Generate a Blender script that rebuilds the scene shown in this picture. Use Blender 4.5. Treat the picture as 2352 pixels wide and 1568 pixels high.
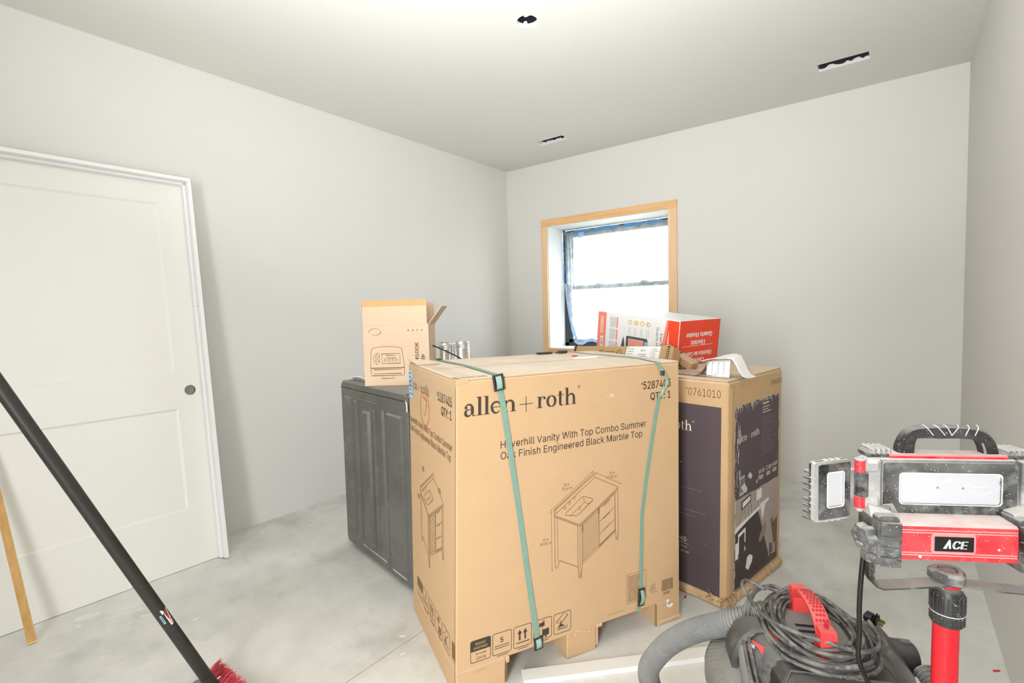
import bpy, bmesh, math, random
from mathutils import Vector, Matrix
from mathutils.geometry import tessellate_polygon
random.seed(7)
C = bpy.context.scene.collection
SC = bpy.context.scene
for _o in list(bpy.data.objects):
    bpy.data.objects.remove(_o)
pi = math.pi

# ---------------------------------------------------------------- camera
cam_d = bpy.data.cameras.new('camera')
cam_d.sensor_width = 36.0
cam_d.lens = 17.704
cam_d.clip_start = 0.02
cam = bpy.data.objects.new('camera', cam_d)
C.objects.link(cam)
_yaw, _pit, _rol = math.radians(-37.417), math.radians(3.375), math.radians(1.438)
_F = Vector((math.sin(_yaw)*math.cos(_pit), math.cos(_yaw)*math.cos(_pit), -math.sin(_pit)))
_R0 = Vector((math.cos(_yaw), -math.sin(_yaw), 0))
_D0 = _F.cross(_R0)
_R = _R0*math.cos(_rol) + _D0*math.sin(_rol)
_D = _D0*math.cos(_rol) - _R0*math.sin(_rol)
cam.matrix_world = Matrix(((_R.x, -_D.x, -_F.x, 0), (_R.y, -_D.y, -_F.y, 0), (_R.z, -_D.z, -_F.z, 1.31), (0, 0, 0, 1)))
SC.camera = cam

# ---------------------------------------------------------------- sky, lights, exposure
W = bpy.data.worlds.new('overcast_sky')
SC.world = W
W.use_nodes = True
W.node_tree.nodes['Background'].inputs[0].default_value = (0.88, 0.95, 1.0, 1)
W.node_tree.nodes['Background'].inputs[1].default_value = 11.0

def area(name, loc, target, sx, sy, power, col=(1, 1, 1), spread=180):
    d = bpy.data.lights.new(name, 'AREA')
    d.shape = 'RECTANGLE'; d.size = sx; d.size_y = sy; d.energy = power; d.color = col
    d.spread = math.radians(spread)
    o = bpy.data.objects.new(name, d); C.objects.link(o)
    o.location = loc
    o.rotation_euler = (Vector(target)-Vector(loc)).to_track_quat('-Z', 'Y').to_euler()
    return o
# a soft fill light added behind the photographer in the closed room, and the photographer's flash bounced off the ceiling
area('rear_fill', (0.25, -1.45, 1.3), (-1.2, 3.5, 0.8), 1.0, 2.1, 86, (0.965, 0.985, 1), 120)
area('bounce_flash', (-0.5, 0.3, 1.5), (-0.95, 1.15, 2.745), 0.6, 0.6, 43, (0.965, 0.985, 1), 122)

SC.view_settings.view_transform = 'Standard'
SC.view_settings.look = 'None'
SC.view_settings.gamma = 1.0
SC.view_settings.exposure = 0.07
SC.view_settings.use_curve_mapping = False

# ---------------------------------------------------------------- materials
def lin(c):
    if isinstance(c, str):
        c = [int(c[i:i+2], 16) for i in (0, 2, 4)]
    out = []
    for v in c:
        v = v/255.0
        out.append(v/12.92 if v <= 0.04045 else ((v+0.055)/1.055)**2.4)
    return (out[0], out[1], out[2], 1.0)

MATS = {}
class NT:
    def __init__(s, name):
        s.m = bpy.data.materials.new(name); s.m.use_nodes = True
        s.t = s.m.node_tree; s.b = s.t.nodes['Principled BSDF']; s.o = s.t.nodes['Material Output']
        MATS[name] = s.m
    def n(s, typ, **kw):
        nd = s.t.nodes.new(typ)
        for k, v in kw.items():
            if k.startswith('i_'):
                nd.inputs[k[2:].replace('_', ' ')].default_value = v
            elif k.startswith('x'):
                nd.inputs[int(k[1:])].default_value = v
            else:
                setattr(nd, k, v)
        return nd
    def l(s, a, b):
        s.t.links.new(a, b)
    def noise(s, scale, detail=3, rough=0.55, vec=None):
        nd = s.n('ShaderNodeTexNoise', i_Scale=scale, i_Detail=detail, i_Roughness=rough)
        s.l(vec if vec else s.coord(), nd.inputs['Vector'])
        return nd.outputs['Fac']
    def coord(s):
        if not hasattr(s, '_c'):
            s._c = s.n('ShaderNodeTexCoord').outputs['Object']
        return s._c
    def ramp(s, fac, a, b, ca=0.0, cb=1.0):
        nd = s.n('ShaderNodeMapRange'); nd.clamp = True
        nd.inputs[1].default_value = a; nd.inputs[2].default_value = b
        nd.inputs[3].default_value = ca; nd.inputs[4].default_value = cb
        s.l(fac, nd.inputs[0]); return nd.outputs[0]
    def math(s, op, a, b=None):
        nd = s.n('ShaderNodeMath', operation=op)
        for i, v in enumerate((a, b)):
            if v is None: continue
            if isinstance(v, (int, float)): nd.inputs[i].default_value = v
            else: s.l(v, nd.inputs[i])
        return nd.outputs[0]
    def mix(s, fac, a, b):
        nd = s.n('ShaderNodeMix', data_type='RGBA')
        if isinstance(fac, (int, float)): nd.inputs[0].default_value = fac
        else: s.l(fac, nd.inputs[0])
        for i, v in ((6, a), (7, b)):
            if isinstance(v, tuple): nd.inputs[i].default_value = v
            else: s.l(v, nd.inputs[i])
        return nd.outputs[2]
    def bump(s, h, strength=0.2, dist=0.002):
        nd = s.n('ShaderNodeBump'); nd.inputs['Strength'].default_value = strength; nd.inputs['Distance'].default_value = dist
        s.l(h, nd.inputs['Height']); s.l(nd.outputs[0], s.b.inputs['Normal'])

def plain(name, col, rough=0.55, metal=0.0, var=0.06, scale=14, spec=0.4):
    s = NT(name); c = lin(col)
    d = tuple(x*(1-var*2) for x in c[:3])+(1,)
    s.l(s.mix(s.noise(scale, 4), d, tuple(min(1, x*(1+var)) for x in c[:3])+(1,)), s.b.inputs['Base Color'])
    s.b.inputs['Roughness'].default_value = rough; s.b.inputs['Metallic'].default_value = metal
    s.b.inputs['Specular IOR Level'].default_value = spec
    return s.m

def paint(name, col, rough=0.8):
    s = NT(name); c = lin(col)
    n1 = s.noise(1.3, 2)
    s.l(s.mix(s.ramp(n1, .3, .7), tuple(x*.985 for x in c[:3])+(1,), c), s.b.inputs['Base Color'])
    s.b.inputs['Roughness'].default_value = rough; s.b.inputs['Specular IOR Level'].default_value = .2
    s.bump(s.noise(260, 2), .06, .001)
    return s.m

def card(name, col, dust=0.0, flute=(1, 0, 0)):
    s = NT(name); c = lin(col)
    base = s.mix(s.noise(9, 5, .6), tuple(x*.93 for x in c[:3])+(1,), tuple(x*1.04 for x in c[:3])+(1,))
    fine = s.noise(420, 2)
    base = s.mix(s.ramp(fine, .3, .75, 0, .16), base, tuple(x*.8 for x in c[:3])+(1,))
    if dust > 0:
        geo = s.n('ShaderNodeNewGeometry'); sep = s.n('ShaderNodeSeparateXYZ'); s.l(geo.outputs['Normal'], sep.inputs[0])
        up = s.ramp(sep.outputs[2], .5, .95)
        f = s.math('MULTIPLY', up, s.ramp(s.noise(7, 5, .65), .25, .7, dust*.55, dust))
        base = s.mix(f, base, lin('efe9df'))  # upward faces paled for dust and for the light falling on them
    s.l(base, s.b.inputs['Base Color'])
    s.b.inputs['Roughness'].default_value = .85; s.b.inputs['Specular IOR Level'].default_value = .15
    s.bump(s.noise(60, 4), .12, .003)
    return s.m

def dusty(name, col, amt=.5, up=.6, dust='e9e7e2', rough=.5, metal=0, speck=.5, scale=22):
    """plastic or painted metal under plaster dust: smears, specks, and a heavier layer on upward faces"""
    s = NT(name); c = lin(col)
    sm = s.ramp(s.noise(scale, 6, .65), .42, .78, 0, amt)
    sm2 = s.ramp(s.noise(scale*.35, 3, .5), .4, .7, 0, amt*.6)
    f = s.math('MAXIMUM', sm, sm2)
    if speck > 0:
        vo = s.n('ShaderNodeTexVoronoi', i_Scale=230.0); s.l(s.coord(), vo.inputs['Vector'])
        pick = s.math('GREATER_THAN', s.noise(90, 1), .55)
        sp = s.math('MULTIPLY', s.ramp(vo.outputs['Distance'], .1, .24, speck, 0), pick)
        f = s.math('MAXIMUM', f, sp)
    if up > 0:
        geo = s.n('ShaderNodeNewGeometry'); sep = s.n('ShaderNodeSeparateXYZ'); s.l(geo.outputs['Normal'], sep.inputs[0])
        u = s.math('MULTIPLY', s.ramp(sep.outputs[2], .35, .9), s.ramp(s.noise(30, 4), .25, .6, up*.75, up))
        f = s.math('MAXIMUM', f, u)
    s.l(s.mix(f, c, lin(dust)), s.b.inputs['Base Color'])
    s.l(s.ramp(f, 0, .6, rough, .85), s.b.inputs['Roughness'])
    s.b.inputs['Metallic'].default_value = metal
    s.b.inputs['Specular IOR Level'].default_value = .4
    return s.m

def clear(name, col, alpha, rough=.15, translucent=False):
    s = NT(name)
    tr = s.n('ShaderNodeBsdfTransparent')
    if translucent:
        a = s.n('ShaderNodeBsdfTranslucent'); b = s.n('ShaderNodeBsdfDiffuse')
        a.inputs[0].default_value = lin(col); b.inputs[0].default_value = lin(col)
        m0 = s.n('ShaderNodeMixShader'); m0.inputs[0].default_value = .5
        s.l(a.outputs[0], m0.inputs[1]); s.l(b.outputs[0], m0.inputs[2]); sh = m0.outputs[0]
    else:
        s.b.inputs['Base Color'].default_value = lin(col); s.b.inputs['Roughness'].default_value = rough
        sh = s.b.outputs[0]
    mx = s.n('ShaderNodeMixShader')
    if translucent:
        s.l(s.ramp(s.noise(11, 5, .7), .3, .75, alpha*.5, min(1, alpha*1.7)), mx.inputs[0])
    else:
        mx.inputs[0].default_value = alpha
    s.l(tr.outputs[0], mx.inputs[1]); s.l(sh, mx.inputs[2]); s.l(mx.outputs[0], s.o.inputs[0])
    return s.m

m_wall = paint('wall_paint', 'dedcd7')
m_ceil = paint('ceiling_paint', 'dedcd6')
m_reveal = paint('reveal_paint', 'dfe2e2', .6)
m_door = paint('door_primer', 'ebeae4', .5)
m_jamb = paint('jamb_primer', 'efeeee', .5)

def concrete():
    s = NT('concrete_floor')
    a = s.ramp(s.noise(1.6, 6, .62), .3, .72)
    b = s.ramp(s.noise(6.5, 8, .7), .35, .75)
    col = s.mix(a, lin('c3c4bd'), lin('eae8e2'))
    col = s.mix(s.math('MULTIPLY', b, .55), col, lin('efede7'))
    # warm stains and grey trowel marks
    col = s.mix(s.ramp(s.noise(2.7, 5, .65), .52, .75, 0, .7), col, lin('aeb0ac'))
    col = s.mix(s.ramp(s.noise(3.3, 7, .75), .66, .74, 0, .35), col, lin('d9c6a6'))
    # joint compound droppings
    mp = s.n('ShaderNodeMapping'); mp.inputs['Scale'].default_value = (1.0, .55, 1); mp.inputs['Rotation'].default_value = (0, 0, .6)
    s.l(s.coord(), mp.inputs[0])
    vo = s.n('ShaderNodeTexVoronoi', i_Scale=11.0); s.l(mp.outputs[0], vo.inputs['Vector'])
    wob = s.math('ADD', vo.outputs['Distance'], s.ramp(s.noise(30, 3), 0, 1, -.05, .05))
    sp = s.math('MULTIPLY', s.math('LESS_THAN', wob, .085), s.math('GREATER_THAN', s.noise(2.2, 2), .5))
    col = s.mix(s.math('MULTIPLY', sp, .75), col, lin('eeece6'))
    s.l(col, s.b.inputs['Base Color'])
    s.l(s.ramp(b, 0, 1, .5, .75), s.b.inputs['Roughness'])
    s.b.inputs['Specular IOR Level'].default_value = .3
    s.bump(s.noise(40, 6, .7), .15, .004)
    return s.m
m_floor = concrete()

def wood(name, ca, cb, axis=2):
    s = NT(name)
    mp = s.n('ShaderNodeMapping'); sc = [55, 55, 55]; sc[axis] = 2.2; mp.inputs['Scale'].default_value = sc
    s.l(s.coord(), mp.inputs[0])
    f = s.noise(1.0, 5, .6, mp.outputs[0])
    s.l(s.mix(s.ramp(f, .3, .7), lin(ca), lin(cb)), s.b.inputs['Base Color'])
    s.b.inputs['Roughness'].default_value = .55
    return s.m
m_wood_v = wood('casing_wood_upright', 'e6bd8e', 'f2d2ab', 2)
m_wood_h = wood('casing_wood_level', 'e0ad70', 'efc692', 0)
m_stick = wood('stick_wood', 'b98c4c', 'd0a664', 2)

m_card = card('carton_board', 'd0ad86', .72)
m_card2 = card('tall_carton_board', 'cfad84', .5)
m_card3 = card('open_carton_board', 'dfc5a8', .3)
m_card4 = card('mailer_board', 'c39f74', .35)
m_card_in = card('torn_board', 'b99870', .2)
m_ink = plain('printing_ink', '4c453e', .8, var=.1, scale=60, spec=.1)
m_ink2 = plain('faded_ink', '866c50', .8, var=.1, scale=60, spec=.1)
m_ink3 = plain('pale_ink', '9b8262', .8, var=.1, scale=60, spec=.1)
m_tan = plain('tan_print', 'dcb88a', .8, var=.05, spec=.1)
m_redpen = plain('red_marker', 'd2755c', .8, var=.1, scale=60, spec=.1)
m_blue_label = plain('blue_label', 'a9cbdc', .6)
m_strap = plain('green_strap', '86a898', .45, var=.12, scale=60)
m_buckle = plain('black_buckle', '3f3c3c', .4)
m_tape = clear('packing_tape', 'e4d6b8', .16, .16)
m_white = plain('white_label', 'f2f2f0', .6, var=.02)
m_purple = plain('dark_purple_print', '5c4f54', .6, var=.08, scale=5)
m_cream = plain('cream_print', 'e9e2c8', .7, var=.03)
m_greytext = plain('grey_print', '8d8588', .7, var=.03)
m_black = plain('black_plastic', '1d1c1c', .4)
m_pole = plain('black_fibreglass', '34302d', .42, var=.1, scale=80)
m_gunmetal = dusty('dryer_enamel', '5b5a54', .10, .35, 'cfcac6', .2, speck=.12, scale=9)
m_steel = plain('galvanised_steel', 'd9dcdc', .22, 1.0, .06, 40)
m_duct = plain('shiny_duct', 'f4f6f6', .30, 1.0, .04, 60)
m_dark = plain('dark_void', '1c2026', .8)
m_frame = plain('window_frame_bronze', '3a3d3f', .5)
m_film = clear('plastic_film', 'e4eef4', .36, translucent=True)
m_fold = clear('plastic_folds', 'e4eef4', .42, translucent=True)
m_bluetape2 = plain('pale_blue_tape', 'a3c2e6', .6, var=.12, scale=30)
m_bluetape = plain('blue_masking_tape', '4f8ccb', .6, var=.12, scale=30)
m_glass = clear('window_glass', 'ffffff', .06, .02)
m_redbox = plain('red_box_print', 'f1492c', .45, var=.03)
m_red2 = plain('pale_red_print', 'f58b74', .5, var=.03)
m_red3 = plain('dark_red_print', 'd8402a', .5, var=.03)
m_whitebox = plain('white_box_print', 'eeeeee', .45, var=.02)
m_greybox = plain('grey_picture', 'd6d6d6', .5, var=.1, scale=40)
m_orange = plain('orange_print', 'e8ac5e', .5)
m_slate = plain('slate_print', '4c5a66', .5, var=.1)
m_paleblue = plain('pale_blue_print', 'a8c8da', .5)
m_lumber = plain('primed_board', 'f0efec', .6, var=.02)
m_bristle = plain('red_bristle', 'd9485a', .5, var=.2, scale=90)
m_grey = plain('grey_plastic', '7d7c79', .5)
m_red_metal = dusty('red_housing', 'e2202c', .16, .92, speck=.6, rough=.4, scale=26)
m_black_dusty = dusty('dusty_black_plastic', '1f2021', .36, .62, speck=.9, rough=.42, scale=30)
m_hinge = dusty('dusty_grey_hinge', '6e6e6e', .8, .9, speck=.6, scale=18)
m_grip = dusty('black_grip', '181819', .12, .35, speck=.8, rough=.38, scale=18)
m_vac = dusty('vacuum_black', '232323', .50, .30, 'b9b6b0', .45, speck=.4, scale=14)
m_vac_lid = dusty('vacuum_lid', '575653', .55, .42, 'b5b2ab', .5, speck=.3, scale=10)
m_vac_dark = dusty('vacuum_front', '1b1b1c', .25, .3, '8f8d89', .4, speck=.5, scale=14)
m_vac_red = dusty('vacuum_red', 'e8393b', .25, .28, 'f0b0a4', .4, speck=.2, scale=18)
m_hose = dusty('hose_grey', '7e7d7b', .35, .25, 'bdbbb6', .5, speck=.2, scale=25)
m_cord = dusty('dusty_cord', '242423', .72, .20, 'bcbab5', .55, speck=.3, scale=48)
m_cord_black = plain('black_cord', '161514', .45, var=.15, scale=50)
m_pole_red = plain('red_tube_enamel', 'd9232e', .3, var=.05, scale=8)
m_lens = plain('frosted_lens', 'c6c7cb', .35, var=.02, scale=30)
m_led = plain('led_yellow', 'efe6b4', .4)
m_brass = plain('brass_blade', 'c9b274', .3, .9)
m_silver_text = plain('white_plate_print', 'd9d9d6', .5)
m_ply = plain('sandstone_mix', 'c4bcae', .8)

# ---------------------------------------------------------------- mesh helpers
class MB:
    def __init__(s): s.v = []; s.f = []
    def add(s, vs, fs):
        o = len(s.v); s.v += [tuple(p) for p in vs]; s.f += [tuple(i+o for i in f) for f in fs]; return s
    def box(s, a, b, r=0.0, M=None):
        """axis box from corner a to corner b with chamfer r, optional matrix"""
        lo = [min(a[i], b[i]) for i in range(3)]; hi = [max(a[i], b[i]) for i in range(3)]
        if r <= 0:
            vs = [(x, y, z) for x in (lo[0], hi[0]) for y in (lo[1], hi[1]) for z in (lo[2], hi[2])]
            fs = [(0, 1, 3, 2), (4, 6, 7, 5), (0, 4, 5, 1), (2, 3, 7, 6), (0, 2, 6, 4), (1, 5, 7, 3)]
        else:
            r = min([r]+[(hi[i]-lo[i])*.49 for i in range(3)])
            vs = []; idx = {}
            for sx in (0, 1):
                for sy in (0, 1):
                    for sz in (0, 1):
                        for ax in range(3):
                            p = []
                            for i, sg in enumerate((sx, sy, sz)):
                                e = hi[i] if sg else lo[i]
                                p.append(e if i == ax else (e-r if sg else e+r))
                            idx[(sx, sy, sz, ax)] = len(vs); vs.append(tuple(p))
            fs = []
            def q(*k): return tuple(idx[t] for t in k)
            for sg in (0, 1):
                fs.append(q((sg, 0, 0, 0), (sg, 1, 0, 0), (sg, 1, 1, 0), (sg, 0, 1, 0)))
                fs.append(q((0, sg, 0, 1), (1, sg, 0, 1), (1, sg, 1, 1), (0, sg, 1, 1)))
                fs.append(q((0, 0, sg, 2), (1, 0, sg, 2), (1, 1, sg, 2), (0, 1, sg, 2)))
            for i in (0, 1):
                for j in (0, 1):
                    fs.append(q((i, j, 0, 0), (i, j, 1, 0), (i, j, 1, 1), (i, j, 0, 1)))
                    fs.append(q((i, 0, j, 0), (i, 1, j, 0), (i, 1, j, 2), (i, 0, j, 2)))
                    fs.append(q((0, i, j, 1), (1, i, j, 1), (1, i, j, 2), (0, i, j, 2)))
            for i in (0, 1):
                for j in (0, 1):
                    for k in (0, 1):
                        fs.append(q((i, j, k, 0), (i, j, k, 1), (i, j, k, 2)))
        if M is not None: vs = [tuple(M @ Vector(p)) for p in vs]
        return s.add(vs, fs)
    def tube(s, pts, r, n=10, cap=True, closed=False, flat=1.0):
        pts = [Vector(p) for p in pts]; N = len(pts)
        rr = r if isinstance(r, (list, tuple)) else [r]*N
        vs = []; fs = []; up = None
        for i, p in enumerate(pts):
            a = pts[i-1] if (i > 0 or closed) else pts[i]
            b = pts[(i+1) % N] if (i < N-1 or closed) else pts[i]
            t = (b-a)
            t = t.normalized() if t.length > 1e-9 else Vector((0, 0, 1))
            if up is None:
                up = Vector((0, 0, 1)) if abs(t.z) < .9 else Vector((1, 0, 0))
            x = t.cross(up)
            if x.length < 1e-6: x = t.orthogonal()
            x.normalize(); y = x.cross(t).normalized(); up = y
            for k in range(n):
                an = 2*pi*k/n
                vs.append(tuple(p + x*math.cos(an)*rr[i] + y*math.sin(an)*rr[i]*flat))
        M_ = N if closed else N-1
        for i in range(M_):
            j = (i+1) % N
            for k in range(n):
                fs.append((i*n+k, i*n+(k+1) % n, j*n+(k+1) % n, j*n+k))
        if cap and not closed:
            fs.append(tuple(range(n))); fs.append(tuple((N-1)*n+k for k in range(n-1, -1, -1)))
        return s.add(vs, fs)
    def lathe(s, prof, n=24, M=None, cap=True, squash=1.0):
        vs = []; fs = []
        for (r, z) in prof:
            for k in range(n):
                a = 2*pi*k/n; vs.append((r*math.cos(a), r*math.sin(a)*squash, z))
        for i in range(len(prof)-1):
            for k in range(n):
                fs.append((i*n+k, i*n+(k+1) % n, (i+1)*n+(k+1) % n, (i+1)*n+k))
        if cap:
            if prof[0][0] > 1e-6: fs.append(tuple(range(n-1, -1, -1)))
            if prof[-1][0] > 1e-6: fs.append(tuple((len(prof)-1)*n+k for k in range(n)))
        if M is not None: vs = [tuple(M @ Vector(p)) for p in vs]
        return s.add(vs, fs)
    def prism(s, poly, h0, h1, fn=None):
        """extrude 2D outline between offsets h0 and h1; fn(u, v, h) -> point"""
        fn = fn or (lambda u, v, h: (u, v, h)); n = len(poly)
        vs = [fn(u, v, h0) for u, v in poly]+[fn(u, v, h1) for u, v in poly]
        fs = [tuple(range(n)), tuple(range(2*n-1, n-1, -1))]+[(i, (i+1) % n, n+(i+1) % n, n+i) for i in range(n)]
        return s.add(vs, fs)
    def loft(s, rings, cap=True, closed=True):
        n = len(rings[0]); vs = [tuple(p) for r in rings for p in r]; fs = []
        for i in range(len(rings)-1):
            for k in range(n if closed else n-1):
                fs.append((i*n+k, i*n+(k+1) % n, (i+1)*n+(k+1) % n, (i+1)*n+k))
        if cap:
            fs.append(tuple(range(n-1, -1, -1))); fs.append(tuple((len(rings)-1)*n+k for k in range(n)))
        return s.add(vs, fs)
    def grid(s, nu, nv, fn):
        vs = [fn(i/nu, j/nv) for j in range(nv+1) for i in range(nu+1)]
        fs = [(j*(nu+1)+i, j*(nu+1)+i+1, (j+1)*(nu+1)+i+1, (j+1)*(nu+1)+i) for j in range(nv) for i in range(nu)]
        return s.add(vs, fs)
    def xf(s, fn):
        s.v = [tuple(fn(Vector(p))) for p in s.v]; return s

def obj(name, mb, mat, parent=None, smooth=None, mod=None):
    me = bpy.data.meshes.new(name)
    me.from_pydata(mb.v, [], mb.f); me.validate(); me.update()
    bm = bmesh.new(); bm.from_mesh(me)
    bmesh.ops.recalc_face_normals(bm, faces=bm.faces); bm.to_mesh(me); bm.free()
    if smooth:
        me.shade_smooth(); me.set_sharp_from_angle(angle=math.radians(smooth))
    me.materials.append(mat)
    o = bpy.data.objects.new(name, me); C.objects.link(o)
    if parent is not None: o.parent = parent
    if mod: mod(o)
    return o
def thing(name, label, cat, loc=(0, 0, 0), rotz=0, group=None):
    o = bpy.data.objects.new(name, None); C.objects.link(o); o.empty_display_size = .1
    o.location = loc; o.rotation_euler = (0, 0, rotz); o['label'] = label; o['category'] = cat
    if group: o['group'] = group
    return o
def tag(o, label, cat, group=None):
    o['label'] = label; o['category'] = cat
    if group: o['group'] = group
    return o
def solid(th, off=0):
    def f(o):
        m = o.modifiers.new('thickness', 'SOLIDIFY'); m.thickness = th; m.offset = off
    return f
def struct(o, label=None):
    o['kind'] = 'structure'
    if label: o['label'] = label
    return o
def spline(pts, n=8, closed=False):
    P = [Vector(p) for p in pts]; out = []; N = len(P)
    rng = range(N if closed else N-1)
    for i in rng:
        p0 = P[i-1] if (i > 0 or closed) else P[0]; p1 = P[i]; p2 = P[(i+1) % N]
        p3 = P[(i+2) % N] if (i+2 < N or closed) else P[-1]
        for k in range(n):
            t = k/n
            out.append(.5*((2*p1)+(p2-p0)*t+(2*p0-5*p1+4*p2-p3)*t*t+(3*p1-p0-3*p2+p3)*t**3))
    if not closed: out.append(P[-1])
    return out
def fine(mb, cuts=10):
    """split the large faces so that they can follow a bowed carton side"""
    me = bpy.data.meshes.new('t'); me.from_pydata(mb.v, [], mb.f); bm = bmesh.new(); bm.from_mesh(me)
    bmesh.ops.subdivide_edges(bm, edges=[e for e in bm.edges if e.calc_length() > .05], cuts=cuts, use_grid_fill=True)
    bm.verts.index_update(); out = MB(); out.v = [tuple(v.co) for v in bm.verts]; out.f = [tuple(v.index for v in f.verts) for f in bm.faces]
    bm.free(); bpy.data.meshes.remove(me); return out
def sub(v, o): return (v[0]-o[0], v[1]-o[1], v[2]-o[2])

# flat printing: shapes collected in 2D and laid on a face
class P2:
    def __init__(s): s.v = []; s.f = []
    def add(s, vs, fs):
        o = len(s.v); s.v += [tuple(p) for p in vs]; s.f += [tuple(i+o for i in f) for f in fs]; return s
    def rect(s, x0, y0, x1, y1): return s.add([(x0, y0), (x1, y0), (x1, y1), (x0, y1)], [(0, 1, 2, 3)])
    def poly(s, pts):
        tri = tessellate_polygon([[Vector((p[0], p[1], 0)) for p in pts]])
        return s.add(pts, [tuple(t) for t in tri])
    def stroke(s, pts, w, closed=False):
        P = [Vector((p[0], p[1])) for p in pts]; N = len(P)
        ww = w if isinstance(w, (list, tuple)) else [w]*N
        vs = []
        for i in range(N):
            a = P[i-1] if (i > 0 or closed) else P[i]; b = P[(i+1) % N] if (i < N-1 or closed) else P[i]
            t = b-a
            t = t.normalized() if t.length > 1e-9 else Vector((1, 0))
            nrm = Vector((-t.y, t.x)); k = 1.0
            if 0 < i < N-1 or closed:
                t1 = (P[i]-a)
                if t1.length > 1e-9:
                    k = 1/max(.5, abs(t1.normalized().dot(t)))
            vs += [tuple(P[i]+nrm*ww[i]*.5*k), tuple(P[i]-nrm*ww[i]*.5*k)]
        fs = [(2*i, 2*i+1, 2*((i+1) % N)+1, 2*((i+1) % N)) for i in range(N if closed else N-1)]
        return s.add(vs, fs)
    def seg(s, a, b, w): return s.stroke([a, b], w)
    def arc(s, cx, cy, rx, ry, a0, a1, w0, w1=None, wm=None, n=20):
        pts = []; ws = []
        for i in range(n+1):
            t = i/n; a = math.radians(a0+(a1-a0)*t); pts.append((cx+rx*math.cos(a), cy+ry*math.sin(a)))
            e = w1 if w1 is not None else w0
            w = w0+(e-w0)*t
            if wm is not None: w = w+(wm-w)*math.sin(pi*t)
            ws.append(w)
        return s.stroke(pts, ws)
    def disc(s, cx, cy, r, ry=None, n=14):
        ry = ry or r
        return s.add([(cx+r*math.cos(2*pi*i/n), cy+ry*math.sin(2*pi*i/n)) for i in range(n)], [tuple(range(n))])
    def rrect(s, x0, y0, x1, y1, r, w):
        pts = []
        for (cx, cy, a) in ((x1-r, y1-r, 0), (x0+r, y1-r, 90), (x0+r, y0+r, 180), (x1-r, y0+r, 270)):
            for k in range(4):
                an = math.radians(a+k*30); pts.append((cx+r*math.cos(an), cy+r*math.sin(an)))
        return s.stroke(pts, w, True)
    def text(s, txt, x0, y0, h, x1=None, bold=0.0, shear=0.0):
        vs, fs, w, cap = glyphs(txt, bold)
        ky = h/cap; kx = ky if x1 is None else (x1-x0)/w
        return s.add([(x0+(p[0])*kx+shear*p[1]*ky, y0+p[1]*ky) for p in vs], fs)
    def lines(s, x0, y0, x1, y1, n, th, rag=.35):
        """rows too small to read: broken bars"""
        for i in range(n):
            y = y1-(y1-y0)*(i+.5)/n; xe = x1-(x1-x0)*random.random()*rag; x = x0
            while x < xe:
                L = (x1-x0)*random.uniform(.08, .22); s.rect(x, y-th/2, min(x+L, xe), y+th/2); x += L+(x1-x0)*.02
        return s
    def barcode(s, x0, y0, x1, y1, n=26):
        x = x0
        while x < x1:
            w = (x1-x0)/n*random.choice((.35, .5, .9)); s.rect(x, y0, min(x+w, x1), y1); x += w+(x1-x0)/n*random.choice((.3, .5, .8))
        return s
    def tr(s, fn): s.v = [fn(*p) for p in s.v]; return s
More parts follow.
